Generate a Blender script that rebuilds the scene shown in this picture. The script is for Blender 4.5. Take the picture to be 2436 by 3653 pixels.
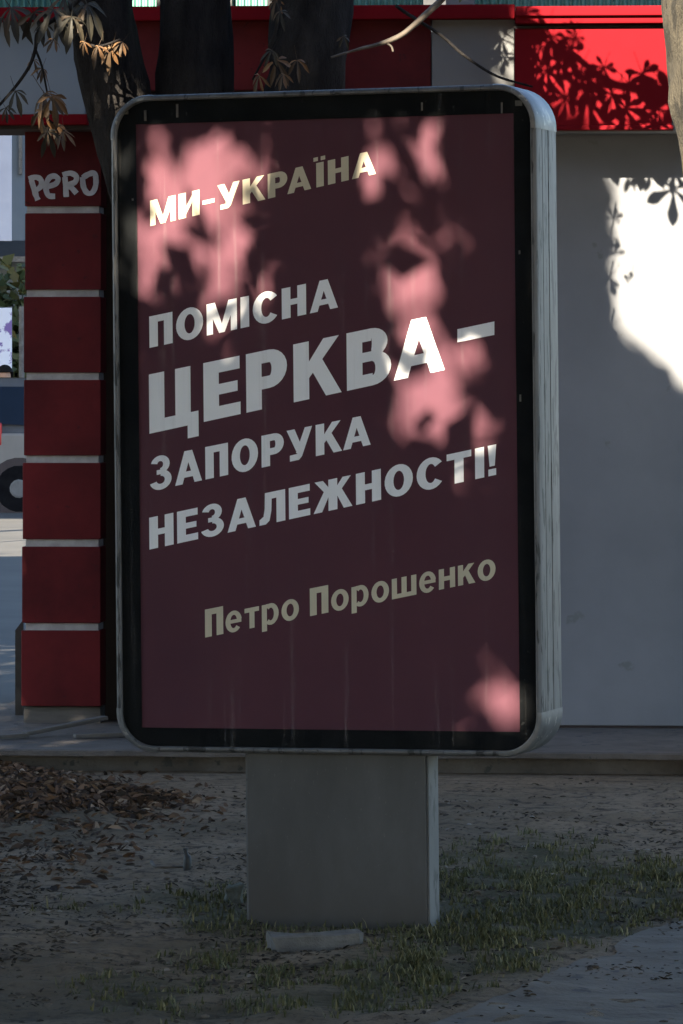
import bpy, bmesh, math, random
import numpy as np
from mathutils import Vector, Matrix, noise as mnoise

R = math.radians
rng = random.Random(11)
nrng = np.random.default_rng(5)
scene = bpy.context.scene
for o in list(bpy.data.objects):
    bpy.data.objects.remove(o)
COL = scene.collection

# ------------------------------------------------------------------ camera
PW, PH, F, HZ, CH = 2436.0, 3653.0, 16044.0, 1380.0, 1.667   # photo size, focal length and horizon in its pixels, eye height
cam_data = bpy.data.cameras.new('camera')
cam = bpy.data.objects.new('camera', cam_data)
COL.objects.link(cam)
cam.location = (0, 0, CH)
cam.rotation_euler = (R(90), 0, 0)
cam_data.sensor_fit = 'VERTICAL'
cam_data.sensor_height = 24.0
cam_data.lens = 24.0 * F / PH
cam_data.shift_y = -(PH / 2 - HZ) / PH
cam_data.clip_start = 0.1
cam_data.clip_end = 1500
scene.camera = cam

# ------------------------------------------------------------------ light
SUN_EL, SUN_AZ = 32.0, 20.0       # sun is behind the camera, 20 degrees to its left
S = Vector((-math.sin(R(SUN_AZ)) * math.cos(R(SUN_EL)), -math.cos(R(SUN_AZ)) * math.cos(R(SUN_EL)), math.sin(R(SUN_EL))))
world = bpy.data.worlds.new('World')
scene.world = world
world.use_nodes = True
wn = world.node_tree.nodes
wn.clear()
sky = wn.new('ShaderNodeTexSky')
sky.sky_type = 'NISHITA'
sky.sun_disc = False
sky.sun_elevation = R(SUN_EL)
sky.sun_rotation = R(180 + SUN_AZ)
sky.ozone_density = 2.6
bg = wn.new('ShaderNodeBackground')
bg.inputs['Strength'].default_value = 0.053
wo = wn.new('ShaderNodeOutputWorld')
world.node_tree.links.new(sky.outputs[0], bg.inputs[0])
world.node_tree.links.new(bg.outputs[0], wo.inputs[0])
sun_data = bpy.data.lights.new('sun', 'SUN')
sun_data.energy = 3.65
sun_data.angle = R(0.5)
sun_data.color = (1.0, 0.87, 0.68)
sun = bpy.data.objects.new('sun', sun_data)
sun.location = (-6, -16, 22)
sun.rotation_euler = S.to_track_quat('Z', 'Y').to_euler()
COL.objects.link(sun)
scene.view_settings.view_transform = 'Standard'
scene.view_settings.look = 'None'
scene.view_settings.gamma = 1
scene.view_settings.exposure = 3.22

# ------------------------------------------------------------------ helpers
def ray(px, py):
    return Vector(((px - PW / 2) / F, 1.0, (HZ - py) / F))
def at(px, py, y):
    d = ray(px, py)
    return Vector((d.x * y, y, CH + d.z * y))
def on_ground(px, py, z=0.0):
    y = (CH - z) * F / (py - HZ)
    return Vector(((px - PW / 2) / F * y, y, z))

def tag(o, label=None, cat=None, group=None, kind=None):
    if label: o['label'] = label
    if cat: o['category'] = cat
    if group: o['group'] = group
    if kind: o['kind'] = kind
    return o
def empty(name, loc=(0, 0, 0), rot=(0, 0, 0)):
    o = bpy.data.objects.new(name, None)
    o.empty_display_size = 0.2
    o.location = loc
    o.rotation_euler = rot
    COL.objects.link(o)
    return o
def obj(name, verts, faces, mat, parent=None, smooth=False, sharp=None):
    me = bpy.data.meshes.new(name)
    me.from_pydata([tuple(v) for v in verts], [], faces)
    if mat is not None:
        me.materials.append(mat)
    if smooth:
        me.polygons.foreach_set('use_smooth', [True] * len(me.polygons))
        if sharp:
            me.set_sharp_from_angle(angle=R(sharp))
    me.update()
    o = bpy.data.objects.new(name, me)
    COL.objects.link(o)
    if parent: o.parent = parent
    return o
class MB:
    def __init__(self):
        self.v = []; self.f = []
    def add(self, v, f):
        b = len(self.v)
        self.v += [tuple(p) for p in v]
        self.f += [tuple(i + b for i in q) for q in f]
        return self
    def box(self, x0, y0, z0, x1, y1, z1, bev=0.0):
        if bev <= 0:
            v = [(x0,y0,z0),(x1,y0,z0),(x1,y1,z0),(x0,y1,z0),(x0,y0,z1),(x1,y0,z1),(x1,y1,z1),(x0,y1,z1)]
            f = [(0,3,2,1),(4,5,6,7),(0,1,5,4),(1,2,6,5),(2,3,7,6),(3,0,4,7)]
            return self.add(v, f)
        bm = bmesh.new()
        bmesh.ops.create_cube(bm, size=1)
        for q in bm.verts:
            q.co = Vector(((x0+x1)/2 + q.co.x*(x1-x0), (y0+y1)/2 + q.co.y*(y1-y0), (z0+z1)/2 + q.co.z*(z1-z0)))
        bmesh.ops.bevel(bm, geom=list(bm.edges), offset=bev, segments=2, affect='EDGES', profile=0.6)
        bm.verts.index_update()
        v = [q.co[:] for q in bm.verts]; f = [tuple(w.index for w in fc.verts) for fc in bm.faces]
        bm.free()
        return self.add(v, f)
    def tube(self, pts, rad, n=8, rough=0.0, seed=0, cap=True):
        pts = [Vector(p) for p in pts]
        m = len(pts)
        rad = rad if hasattr(rad, '__len__') else [rad] * m
        v = []; f = []
        up = Vector((0.13, 0.2, 1)).normalized()
        for i, p in enumerate(pts):
            d = (pts[min(i+1, m-1)] - pts[max(i-1, 0)]).normalized()
            if abs(d.dot(up)) > 0.95: up = Vector((1, 0.1, 0)).normalized()
            a = d.cross(up).normalized(); b = d.cross(a)
            for k in range(n):
                t = 2 * math.pi * k / n
                r = rad[i]
                if rough:
                    r *= 1 + .35 * rough * mnoise.noise(Vector((math.cos(t) * 6 + seed, math.sin(t) * 6, i * 0.9)))
                    r *= 1 + rough * mnoise.noise(Vector((math.cos(t) * 1.6 + seed, math.sin(t) * 1.6, i * 0.35)))
                v.append(p + a * math.cos(t) * r + b * math.sin(t) * r)
        for i in range(m - 1):
            for k in range(n):
                k2 = (k + 1) % n
                f.append((i*n+k, i*n+k2, (i+1)*n+k2, (i+1)*n+k))
        if cap:
            f.append(tuple(range(n-1, -1, -1))); f.append(tuple((m-1)*n + k for k in range(n)))
        return self.add(v, f)
    def build(self, name, mat, parent=None, smooth=False, sharp=None):
        return obj(name, self.v, self.f, mat, parent, smooth, sharp)

def smooth_path(pts, n=6):
    pts = [Vector(p) for p in pts]
    out = []
    for i in range(len(pts) - 1):
        p0 = pts[max(i-1, 0)]; p1 = pts[i]; p2 = pts[i+1]; p3 = pts[min(i+2, len(pts)-1)]
        for k in range(n):
            t = k / n
            out.append(0.5 * ((2*p1) + (p2-p0)*t + (2*p0-5*p1+4*p2-p3)*t*t + (3*p1-p0-3*p2+p3)*t**3))
    out.append(pts[-1])
    return out
def lerp_list(vals, n):
    xs = np.linspace(0, len(vals)-1, n)
    return list(np.interp(xs, range(len(vals)), vals))

# ------------------------------------------------------------------ materials
def mat_new(name):
    m = bpy.data.materials.new(name)
    m.use_nodes = True
    nt = m.node_tree
    return m, nt, nt.nodes['Principled BSDF']
def ramp(nt, src, stops):
    r = nt.nodes.new('ShaderNodeValToRGB')
    el = r.color_ramp.elements
    while len(el) < len(stops): el.new(0.5)
    for e, (p, c) in zip(el, stops):
        e.position = p
        e.color = (c[0], c[1], c[2], 1) if hasattr(c, '__len__') else (c, c, c, 1)
    nt.links.new(src, r.inputs[0])
    return r.outputs[0]
def coords(nt, scale=(1, 1, 1), kind='Object'):
    tc = nt.nodes.new('ShaderNodeTexCoord')
    mp = nt.nodes.new('ShaderNodeMapping')
    mp.inputs['Scale'].default_value = scale
    nt.links.new(tc.outputs[kind], mp.inputs[0])
    return mp.outputs[0]
def nz(nt, vec, scale, detail=6, rough=0.6):
    n = nt.nodes.new('ShaderNodeTexNoise')
    n.inputs['Scale'].default_value = scale
    n.inputs['Detail'].default_value = detail
    n.inputs['Roughness'].default_value = rough
    nt.links.new(vec, n.inputs['Vector'])
    return n.outputs[0]
def mix(nt, fac, a, b, mode='MIX'):
    m = nt.nodes.new('ShaderNodeMix')
    m.data_type = 'RGBA'
    m.blend_type = mode
    for sock, val in ((m.inputs[0], fac), (m.inputs[6], a), (m.inputs[7], b)):
        if isinstance(val, bpy.types.NodeSocket): nt.links.new(val, sock)
        elif hasattr(val, '__len__'): sock.default_value = (val[0], val[1], val[2], 1)
        else: sock.default_value = val
    return m.outputs[2]
def bump(nt, bsdf, src, strength=0.3, dist=0.01):
    b = nt.nodes.new('ShaderNodeBump')
    b.inputs['Strength'].default_value = strength
    b.inputs['Distance'].default_value = dist
    nt.links.new(src, b.inputs['Height'])
    nt.links.new(b.outputs[0], bsdf.inputs['Normal'])

def simple(name, c1, c2, scale=4.0, rough=0.7, metal=0.0, bstr=0.15, bdist=0.004, stretch=(1, 1, 1), lo=0.35, hi=0.68, spots=None, spot_scale=30.0, spot_at=0.68, spec=0.5):
    m, nt, b = mat_new(name)
    v = coords(nt, stretch)
    n1 = nz(nt, v, scale)
    c = ramp(nt, n1, [(lo, c1), (hi, c2)])
    if spots:
        n2 = nz(nt, v, spot_scale, 5, 0.55)
        f = ramp(nt, n2, [(spot_at, 0), (spot_at + 0.05, 1)])
        c = mix(nt, f, c, spots)
    nt.links.new(c, b.inputs['Base Color'])
    b.inputs['Roughness'].default_value = rough
    b.inputs['Metallic'].default_value = metal
    b.inputs['Specular IOR Level'].default_value = spec
    bump(nt, b, nz(nt, v, scale * 12, 4), bstr, bdist)
    return m

M = {}
M['alu'] = simple('worn_aluminium', (0.095, 0.095, 0.095), (0.16, 0.16, 0.162), 3.0, 0.55, 0.2, 0.2, 0.001, (6, 6, 1.2), spots=(0.035, 0.036, 0.036), spot_scale=7, spot_at=0.55)
M['cap'] = simple('dull_corner_metal', (0.10, 0.105, 0.11), (0.22, 0.22, 0.22), 12.0, 0.5, 0.4, 0.2, 0.001, spots=(0.34, 0.33, 0.29), spot_scale=26, spot_at=0.60)
M['black'] = simple('black_print', (0.003, 0.004, 0.005), (0.008, 0.009, 0.010), 9, 0.7, spec=0.08, spots=(0.035, 0.036, 0.036), spot_scale=45, spot_at=0.68)
M['poster'] = simple('maroon_paper', (0.080, 0.032, 0.046), (0.096, 0.037, 0.050), 2.6, 0.75, bstr=0.05, bdist=0.001, spec=0.12)
M['ink_white'] = simple('white_lettering', (0.84, 0.86, 0.90), (0.90, 0.91, 0.94), 6.0, 0.7, bstr=0.0)
M['ink_cream'] = simple('cream_lettering', (0.52, 0.47, 0.35), (0.62, 0.56, 0.42), 6.0, 0.7, bstr=0.0)
M['pedestal'] = simple('grey_painted_steel', (0.058, 0.057, 0.055), (0.088, 0.087, 0.085), 2.0, 0.6, 0.0, 0.15, 0.002, (2.5, 2.5, 1), spots=(0.11, 0.108, 0.10), spot_scale=60, spot_at=0.66)
M['pedside'] = simple('scuffed_grey_edge', (0.075, 0.078, 0.078), (0.13, 0.13, 0.128), 9, 0.6, 0, 0.2, 0.002, (1, 1, .5), spots=(.05, .05, .048), spot_scale=24, spot_at=.6)
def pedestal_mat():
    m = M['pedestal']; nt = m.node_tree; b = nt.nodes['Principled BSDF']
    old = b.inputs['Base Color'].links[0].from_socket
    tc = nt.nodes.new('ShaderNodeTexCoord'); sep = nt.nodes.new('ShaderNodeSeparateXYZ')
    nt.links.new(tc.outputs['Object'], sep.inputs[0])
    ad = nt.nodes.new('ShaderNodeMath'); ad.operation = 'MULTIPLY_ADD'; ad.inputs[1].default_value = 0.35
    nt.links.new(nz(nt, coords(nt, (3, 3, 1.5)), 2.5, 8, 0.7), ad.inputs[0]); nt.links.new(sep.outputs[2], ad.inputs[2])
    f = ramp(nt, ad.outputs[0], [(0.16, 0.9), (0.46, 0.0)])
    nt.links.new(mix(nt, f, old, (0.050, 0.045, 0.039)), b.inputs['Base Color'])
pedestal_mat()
M['red'] = simple('red_paint', (0.066, 0.0090, 0.0110), (0.125, 0.0145, 0.017), 2.4, 0.65, 0.0, 0.2, 0.002, spots=(0.06, 0.012, 0.014), spot_scale=22, spot_at=0.66, spec=0.12)
M['redfascia'] = simple('red_fascia_sheet', (0.14, 0.0065, 0.010), (0.16, 0.0075, 0.012), 2.0, 0.7, 0.0, 0.08, 0.002, spec=0.02)
M['wall'] = simple('pale_grey_render', (0.168, 0.178, 0.196), (0.205, 0.215, 0.235), 1.6, 0.75, 0.0, 0.15, 0.003, spots=(0.15, 0.16, 0.165), spot_scale=9, spot_at=0.66)
M['panel'] = simple('grey_fascia_panel', (0.145, 0.15, 0.155), (0.175, 0.18, 0.18), 1.4, 0.6, 0.0, 0.05, 0.002)
M['panelblue'] = simple('blue_grey_fascia_panel', (0.17, 0.20, 0.235), (0.20, 0.235, 0.27), 1.4, 0.6, 0.0, 0.05, 0.002)
M['band'] = simple('white_band', (0.28, 0.27, 0.27), (0.44, 0.43, 0.43), 12, 0.7, 0.0, 0.2, 0.002)
M['dark'] = simple('recess_shade', (0.020, 0.014, 0.014), (0.034, 0.022, 0.022), 3, 0.7)  # near black for recesses and gaps, shade put into the colour
M['darkmetal'] = simple('black_metal', (0.012, 0.013, 0.015), (0.025, 0.026, 0.028), 8, 0.5)
M['spray'] = simple('grey_spray_paint', (0.33, 0.33, 0.36), (0.48, 0.48, 0.51), 14, 0.7, bstr=0)
M['concrete'] = simple('worn_concrete', (0.075, 0.063, 0.053), (0.125, 0.108, 0.094), 5, 0.9, 0, 0.5, 0.01, spots=(0.05, 0.048, 0.046), spot_scale=16, spot_at=0.60)
M['stone'] = simple('broken_concrete', (0.10, 0.092, 0.082), (0.17, 0.16, 0.145), 14, 0.9, 0, 0.6, 0.01)
M['plank'] = simple('weathered_board', (0.085, 0.08, 0.072), (0.13, 0.12, 0.11), 6, 0.9, 0, 0.4, 0.004, (1, 8, 8))
M['mossy'] = simple('mossy_stone', (0.07, 0.075, 0.055), (0.14, 0.14, 0.12), 20, 0.9, 0, 0.6, 0.01)
M['green'] = simple('turquoise_sheet', (0.07, 0.20, 0.17), (0.10, 0.27, 0.23), 3, 0.5, 0, 0.05, 0.002)
M['bark_shaded'] = simple('shaded_chestnut_bark', (0.006, 0.0055, 0.006), (0.030, 0.027, 0.025), 11, 0.95, 0, 0.9, 0.02, (1, 1, 0.3), spec=0.15)  # chestnut bark with the canopy shade put into its colour
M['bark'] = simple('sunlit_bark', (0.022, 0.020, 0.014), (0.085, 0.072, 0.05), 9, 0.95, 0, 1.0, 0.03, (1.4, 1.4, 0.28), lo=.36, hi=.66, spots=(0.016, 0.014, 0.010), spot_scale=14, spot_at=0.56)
M['twig'] = simple('pale_twig', (0.055, 0.044, 0.034), (0.11, 0.09, 0.07), 20, 0.8)
M['asphalt'] = simple('grey_asphalt', (0.034, 0.034, 0.033), (0.054, 0.053, 0.050), 0.8, 0.9, 0, 0.3, 0.006)

def leaf_mat(name, stops, rough=0.6):
    m, nt, b = mat_new(name)
    g = nt.nodes.new('ShaderNodeNewGeometry')
    c = ramp(nt, g.outputs['Random Per Island'], stops)
    nt.links.new(c, b.inputs['Base Color'])
    b.inputs['Roughness'].default_value = rough
    b.inputs['Specular IOR Level'].default_value = 0.3
    return m
M['leaf_brown'] = leaf_mat('wilted_leaf', [(0.0, (0.030, 0.022, 0.014)), (0.4, (0.075, 0.043, 0.02)), (0.75, (0.15, 0.075, 0.03)), (1.0, (0.22, 0.15, 0.08))])
M['leaf_dark'] = leaf_mat('dark_leaf', [(0.0, (0.016, 0.015, 0.010)), (0.6, (0.034, 0.029, 0.018)), (1.0, (0.07, 0.042, 0.024))])
M['leaf_green'] = leaf_mat('chestnut_leaf', [(0.0, (0.03, 0.045, 0.016)), (0.6, (0.055, 0.072, 0.026)), (1.0, (0.10, 0.085, 0.03))])
M['litter'] = leaf_mat('dry_leaf', [(0.0, (0.024, 0.017, 0.012)), (0.4, (0.07, 0.042, 0.026)), (0.75, (0.13, 0.072, 0.040)), (0.95, (0.20, 0.125, 0.075)), (1.0, (0.32, 0.25, 0.18))], 0.85)
M['debris'] = leaf_mat('ground_scrap', [(0.0, (0.018, 0.014, 0.011)), (0.5, (0.05, 0.038, 0.026)), (0.85, (0.115, 0.088, 0.062)), (1.0, (0.26, 0.22, 0.18))], 0.9)
M['grass'] = leaf_mat('grass_blade', [(0.0, (0.04, 0.042, 0.014)), (0.5, (0.078, 0.078, 0.026)), (0.85, (0.125, 0.112, 0.042)), (1.0, (0.26, 0.22, 0.11))], 0.7)

def ground_mat():
    m, nt, b = mat_new('trodden_soil')
    v = coords(nt)
    big = nz(nt, v, 0.55, 5, 0.55)
    mid = nz(nt, v, 3.2, 8, 0.65)
    fine = nz(nt, v, 26, 8, 0.7)
    c = ramp(nt, mid, [(0.28, (0.155, 0.110, 0.068)), (0.50, (0.245, 0.178, 0.115)), (0.75, (0.31, 0.235, 0.160))])
    c = mix(nt, ramp(nt, fine, [(0.38, 0.85), (0.49, 0)]), c, (0.088, 0.067, 0.048))
    vs = coords(nt, (1, 2.6, 1))
    c = mix(nt, ramp(nt, nz(nt, vs, 4.5, 9, 0.68), [(0.54, 0), (0.64, 0.9)]), c, (0.052, 0.041, 0.031))
    # worn, paler trodden strips and moss by large noise
    c = mix(nt, ramp(nt, big, [(0.50, 0), (0.62, 0.55)]), c, (0.088, 0.074, 0.048))
    c = mix(nt, ramp(nt, fine, [(0.70, 0), (0.76, 1)]), c, (0.24, 0.20, 0.16))
    vc = nt.nodes.new('ShaderNodeVertexColor'); vc.layer_name = 'moss'
    fac = nt.nodes.new('ShaderNodeMath'); fac.operation = 'MULTIPLY'; fac.inputs[1].default_value = 0.85
    nt.links.new(vc.outputs[0], fac.inputs[0])
    c = mix(nt, fac.outputs[0], c, ramp(nt, fine, [(0.3, (0.042, 0.042, 0.020)), (0.7, (0.085, 0.080, 0.040))]))
    nt.links.new(c, b.inputs['Base Color'])
    b.inputs['Roughness'].default_value = 0.95
    b.inputs['Specular IOR Level'].default_value = 0.2
    bump(nt, b, mix(nt, 0.6, mid, fine), 1.0, 0.05)
    return m
M['soil'] = ground_mat()

def glass_mat():
    m, nt, b = mat_new('dusty_glass')
    nt.nodes.remove(b)
    out = nt.nodes['Material Output']
    tr = nt.nodes.new('ShaderNodeBsdfTransparent')
    gl = nt.nodes.new('ShaderNodeBsdfGlossy'); gl.inputs['Roughness'].default_value = 0.03
    df = nt.nodes.new('ShaderNodeBsdfDiffuse'); df.inputs['Color'].default_value = (0.55, 0.53, 0.5, 1)
    fr = nt.nodes.new('ShaderNodeFresnel'); fr.inputs['IOR'].default_value = 1.28
    v = coords(nt, (34, 1, 0.9))
    streak = ramp(nt, nz(nt, v, 1.0, 6, 0.7), [(0.55, 0.0), (0.70, 0.07)])
    v2 = coords(nt, (1, 1, 1))
    blotch = ramp(nt, nz(nt, v2, 2.0, 6, 0.6), [(0.55, 0.0), (0.85, 0.003)])
    add = nt.nodes.new('ShaderNodeMath'); add.operation = 'ADD'
    nt.links.new(streak, add.inputs[0]); nt.links.new(blotch, add.inputs[1])
    m1 = nt.nodes.new('ShaderNodeMixShader'); m2 = nt.nodes.new('ShaderNodeMixShader')
    nt.links.new(add.outputs[0], m1.inputs[0]); nt.links.new(tr.outputs[0], m1.inputs[1]); nt.links.new(df.outputs[0], m1.inputs[2])
    nt.links.new(fr.outputs[0], m2.inputs[0]); nt.links.new(m1.outputs[0], m2.inputs[1]); nt.links.new(gl.outputs[0], m2.inputs[2])
    nt.links.new(m2.outputs[0], out.inputs[0])
    return m
M['glass'] = glass_mat()

# ================================================================== GROUND
def ground_height(x, y):
    h = 0.02 * mnoise.noise(Vector((x * 1.1, y * 1.1, 0))) + 0.018 * mnoise.noise(Vector((x * 4.5, y * 4.5, 3)))
    h += 0.010 * mnoise.noise(Vector((x * 13, y * 13, 7)))
    h -= 0.016 * math.exp(-((x + .02) / .5) ** 2 - ((y - 13.9) / .35) ** 2)
    # low leaf bank by the kerb on the left
    d = math.hypot((x + 1.35) / 0.75, (y - 17.6) / 1.1)
    h += 0.075 * max(0.0, 1 - d)
    fade = 1.0 if y < 18.6 else max(0.0, 1 - (y - 18.6) / 0.4)
    return h * fade
xs = [-400, -120, -40, -15, -8, -5, -3.5] + list(np.linspace(-2.6, 2.6, 160)) + [3.5, 5, 8, 15, 40, 120, 400]
ys = [-120, -30, -8, 2, 6, 9] + list(np.linspace(10.5, 19.2, 240)) + [20, 22, 26, 34, 50, 80, 150, 500]
gv = []; gf = []
for yy in ys:
    for xx in xs:
        inside = abs(xx) < 3 and 10 < yy < 19.4
        gv.append((xx, yy, ground_height(xx, yy) if inside else 0.0))
nx = len(xs)
for j in range(len(ys) - 1):
    for i in range(nx - 1):
        gf.append((j*nx+i, j*nx+i+1, (j+1)*nx+i+1, (j+1)*nx+i))
def grass_density(px, py):
    d = 0.0
    for cx, cy, rx, ry, w in ((1900, 3190, 560, 230, 1.0), (1700, 3350, 360, 180, 1.0), (2320, 3170, 280, 140, 1.0), (1300, 3520, 560, 120, .55), (1500, 3440, 350, 110, .8), (770, 3230, 220, 100, .75), (640, 3210, 280, 60, .4), (500, 3520, 350, 70, .35), (820, 3420, 300, 100, .3), (2250, 3080, 280, 60, .4), (900, 3600, 700, 50, .25), (330, 3250, 240, 50, .2)):
        q = ((px - cx) / rx) ** 2 + ((py - cy) / ry) ** 2
        d = max(d, w * max(0.0, 1 - q))
    return d
grd = obj('ground', gv, gf, M['soil'], smooth=True)
tag(grd, kind='structure')
at_ = grd.data.color_attributes.new('moss', 'FLOAT_COLOR', 'POINT')
vals = []
for (x, y, z) in gv:
    d = 0.0
    if y > 8 and abs(x) < 3:
        d = grass_density(PW / 2 + F * x / y, HZ + F * CH / y)
        d = min(1.0, max(0.0, d * 1.9 * (0.75 + 0.9 * mnoise.noise(Vector((x * 6, y * 3, 4))))))
    vals += [d, d, d, 1]
at_.data.foreach_set('color', vals)

# pale asphalt corner at the lower right
pts = [(1790, 3560), (2050, 3440), (2300, 3330), (2480, 3290), (2700, 3380), (2700, 3760), (1500, 3780), (1560, 3670)]
pv = []
for a in range(len(pts)):
    p0 = on_ground(*pts[a]); p1 = on_ground(*pts[(a + 1) % len(pts)])
    for k in range(10):
        p = p0.lerp(p1, k / 10)
        p += Vector((mnoise.noise(p * 5) * 0.05, mnoise.noise(p * 5 + Vector((9, 0, 0))) * 0.10, 0))
        pv.append(p)
bm = bmesh.new()
bm.faces.new([bm.verts.new(p) for p in pv])
bmesh.ops.triangulate(bm, faces=bm.faces[:])
for _ in range(3):
    bmesh.ops.subdivide_edges(bm, edges=[e for e in bm.edges if e.calc_length() > 0.09], cuts=1)
    bmesh.ops.triangulate(bm, faces=bm.faces[:])
for q in bm.verts:
    q.co.z = ground_height(q.co.x, q.co.y) * 0.9 + 0.004
bm.verts.index_update()
tag(obj('path', [q.co[:] for q in bm.verts], [tuple(w.index for w in f.verts) for f in bm.faces],
        simple('dusty_asphalt', (0.095, 0.079, 0.060), (0.150, 0.127, 0.100), 3, 0.95, 0, 0.6, 0.01, spots=(0.065, 0.06, 0.055), spot_scale=14, spot_at=0.62), smooth=True), kind='structure')
bm.free()

# ================================================================== KIOSK
KROT = R(-4)
kiosk = empty('kiosk', (0, 20.75, 0), (0, 0, KROT))
tag(kiosk, 'red and grey kiosk building behind the advertising lightbox with banded red pillar', 'kiosk')
KM = Matrix.Translation((0, 20.75, 0)) @ Matrix.Rotation(KROT, 4, 'Z')
KI = KM.inverted()
def kpt(px, py, c=0.0):
    """photo pixel -> kiosk-local point on the plane local y = c"""
    o = KI @ Vector((0, 0, CH)); d = KI.to_3x3() @ ray(px, py)
    t = (c - o.y) / d.y
    return o + d * t
def kbox(name, px0, py0, px1, py1, c, depth, mat, bev=0.004, parent=kiosk, zmin=None):
    a = kpt(px0, py0, c); b = kpt(px1, py1, c)
    z0 = b.z if zmin is None else zmin
    return MB().box(a.x, c, z0, b.x, c + depth, a.z, bev).build(name, mat, parent)

# apron and pavement
AP = 0.10
a0 = KM @ Vector((-1.62, -1.42, 0)); 
apv = MB()
n = 60
pl = []
for i in range(n + 1):
    x = -1.75 + 8.75 * i / n
    e = 0.012 * mnoise.noise(Vector((x * 3, 1, 0))) + 0.008 * mnoise.noise(Vector((x * 11, 4, 0)))
    pl.append((x, e))
av = []; af = []
for x, e in pl:
    av += [(x, -1.30 + e, -0.05), (x, -1.30 + e, AP - 0.03), (x, -1.40 + e, AP - 0.028 + e * .5), (x, -1.40 + e, AP - 0.006 + e * 0.3), (x, -1.388 + e, AP + e * 0.2), (x, 0.0, AP), (x, 3.2, AP)]
for i in range(n):
    for k in range(6):
        af.append((i*7+k, (i+1)*7+k, (i+1)*7+k+1, i*7+k+1))
apron = obj('apron', av, af, M['concrete'])
apron.matrix_world = KM
tag(apron, kind='structure')
pav = MB().add([(-60, 21.6, 0.05), (-1.70, 21.6, 0.05), (12, 24.5, 0.05), (60, 24.5, 0.05), (60, 130, 0.05), (-60, 130, 0.05)], [(0, 1, 2, 3, 4, 5)]).build('pavement', M['asphalt'])
tag(pav, kind='structure')

# main wall on the right (runs behind the box)
kbox('wall', 420, 330, 2436 + 1500, 2610, -0.02, 0.2, M['wall'], 0.004, zmin=AP + 0.012)
MB().box(-1.0, -0.014, AP - 0.05, 3.9, 0.18, AP + 0.012).build('wall_base', M['dark'], kiosk)
# recess between pillar and wall, doorway shadow put into its dark colour
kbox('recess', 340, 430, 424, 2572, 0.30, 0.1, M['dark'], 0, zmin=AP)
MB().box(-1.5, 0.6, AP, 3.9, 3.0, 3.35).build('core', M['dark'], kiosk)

# banded red pillar
pil_top, pil_bot = 452, 2520
bands = [748, 1046, 1342, 1638, 1937, 2236]
PC = 0.10
edges = [pil_top] + bands + [pil_bot]
for i in range(len(edges) - 1):
    y0 = edges[i] + (13 if i else 0); y1 = edges[i + 1] - (13 if i < len(edges) - 2 else 0)
    jx = [0, 2, -1, 1, -2, -3, -4][i]
    kbox('panel', 88 - i * 1.4 + jx, y0, 361 - i * 0.5, y1, PC + 0.001 * (i % 3), 0.32, M['red'], 0.004)
for i, y in enumerate(bands):
    kbox('band', 96 - i, y - 13.2, 353 - i * 0.5, y + 13.2, PC + 0.016, 0.28, M['band'], 0)
kbox('plinth', 84, 2521, 358, 2574, PC + 0.03, 0.28, M['plank'], 0.004, zmin=AP - 0.02)

# graffiti tag on the top panel
def g(zx, zy): return (zx / 2.352, 400 + zy / 2.352)
strokes = [
    [(240, 562), (300, 546), (342, 568), (345, 615), (318, 645), (288, 655)],
    [(262, 570), (285, 645), (302, 700), (318, 738)],
    [(398, 625), (462, 604), (488, 566), (462, 538), (420, 545), (392, 588), (386, 648), (408, 700), (462, 706)],
    [(543, 545), (550, 620), (556, 712)],
    [(525, 528), (590, 512), (640, 540), (628, 588), (570, 612), (600, 634), (642, 682)],
    [(690, 545), (700, 625), (730, 676), (772, 676), (800, 625), (804, 560), (790, 512), (740, 522), (692, 552)],
]
gm = MB(); zz = 0
for st in strokes:
    pts = smooth_path([Vector((p[0], p[1], 0)) for p in st], 5)
    L = []
    for i, p in enumerate(pts):
        d = (pts[min(i+1, len(pts)-1)] - pts[max(i-1, 0)]).normalized()
        nn = Vector((-d.y, d.x, 0)) * (23 + 4 * mnoise.noise(p * 0.03))
        L.append((p + nn, p - nn))
    v = []; f = []
    for a, b in L:
        for q in (a, b):
            w = kpt(*g(q.x, q.y), PC - 0.0025 - zz * 0.0004)
            v.append(w)
    for i in range(len(L) - 1):
        f.append((2*i, 2*i+1, 2*i+3, 2*i+2))
    gm.add(v, f); zz += 1
gm.build('graffiti', M['spray'], kiosk)

# fascia: alternating sheets under a red cornice
def fpan(name, x0, y0, x1, y1, c, mat, d=0.06, bev=0.004): return kbox(name, x0, y0, x1, y1, c, d, mat, bev)
fpan('fascia_panel', -420, 72, 305, 408, -0.16, M['panelblue'])
fpan('fascia_trim', -420, 410, 310, 444, -0.18, M['redfascia'], 0.10)
fpan('fascia_panel', 308, 66, 1537, 318, -0.15, M['red'])
fpan('fascia_panel', 1540, 62, 1834, 316, -0.16, M['panel'])
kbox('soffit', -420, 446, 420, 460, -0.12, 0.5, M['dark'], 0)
# sign box in sunlight
fpan('sign_box', 1836, 102, 2396, 447, -0.32, M['redfascia'], 0.28, 0.006)
fpan('sign_box_rail', 1833, 448, 2402, 462, -0.335, M['redfascia'], 0.30, 0.004)
fpan('sign_box_rail', 1833, 92, 2402, 101, -0.29, M['dark'], 0.25, 0)
kbox('soffit', 1560, 440, 4200, 461, -0.27, 0.24, M['panel'], 0)
kbox('cornice', -420, 28, 1836, 66, -0.22, 0.5, M['redfascia'], 0.006)
kbox('cornice', 1838, 22, 2700, 52, -0.38, 0.5, M['redfascia'], 0.006)
kbox('cornice', 1838, 53, 2700, 80, -0.36, 0.5, M['redfascia'], 0.008)
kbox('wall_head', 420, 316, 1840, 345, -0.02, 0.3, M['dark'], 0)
kbox('fascia_panel', 2420, 100, 4200, 462, -0.20, 0.2, M['panel'], 0.004)
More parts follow.
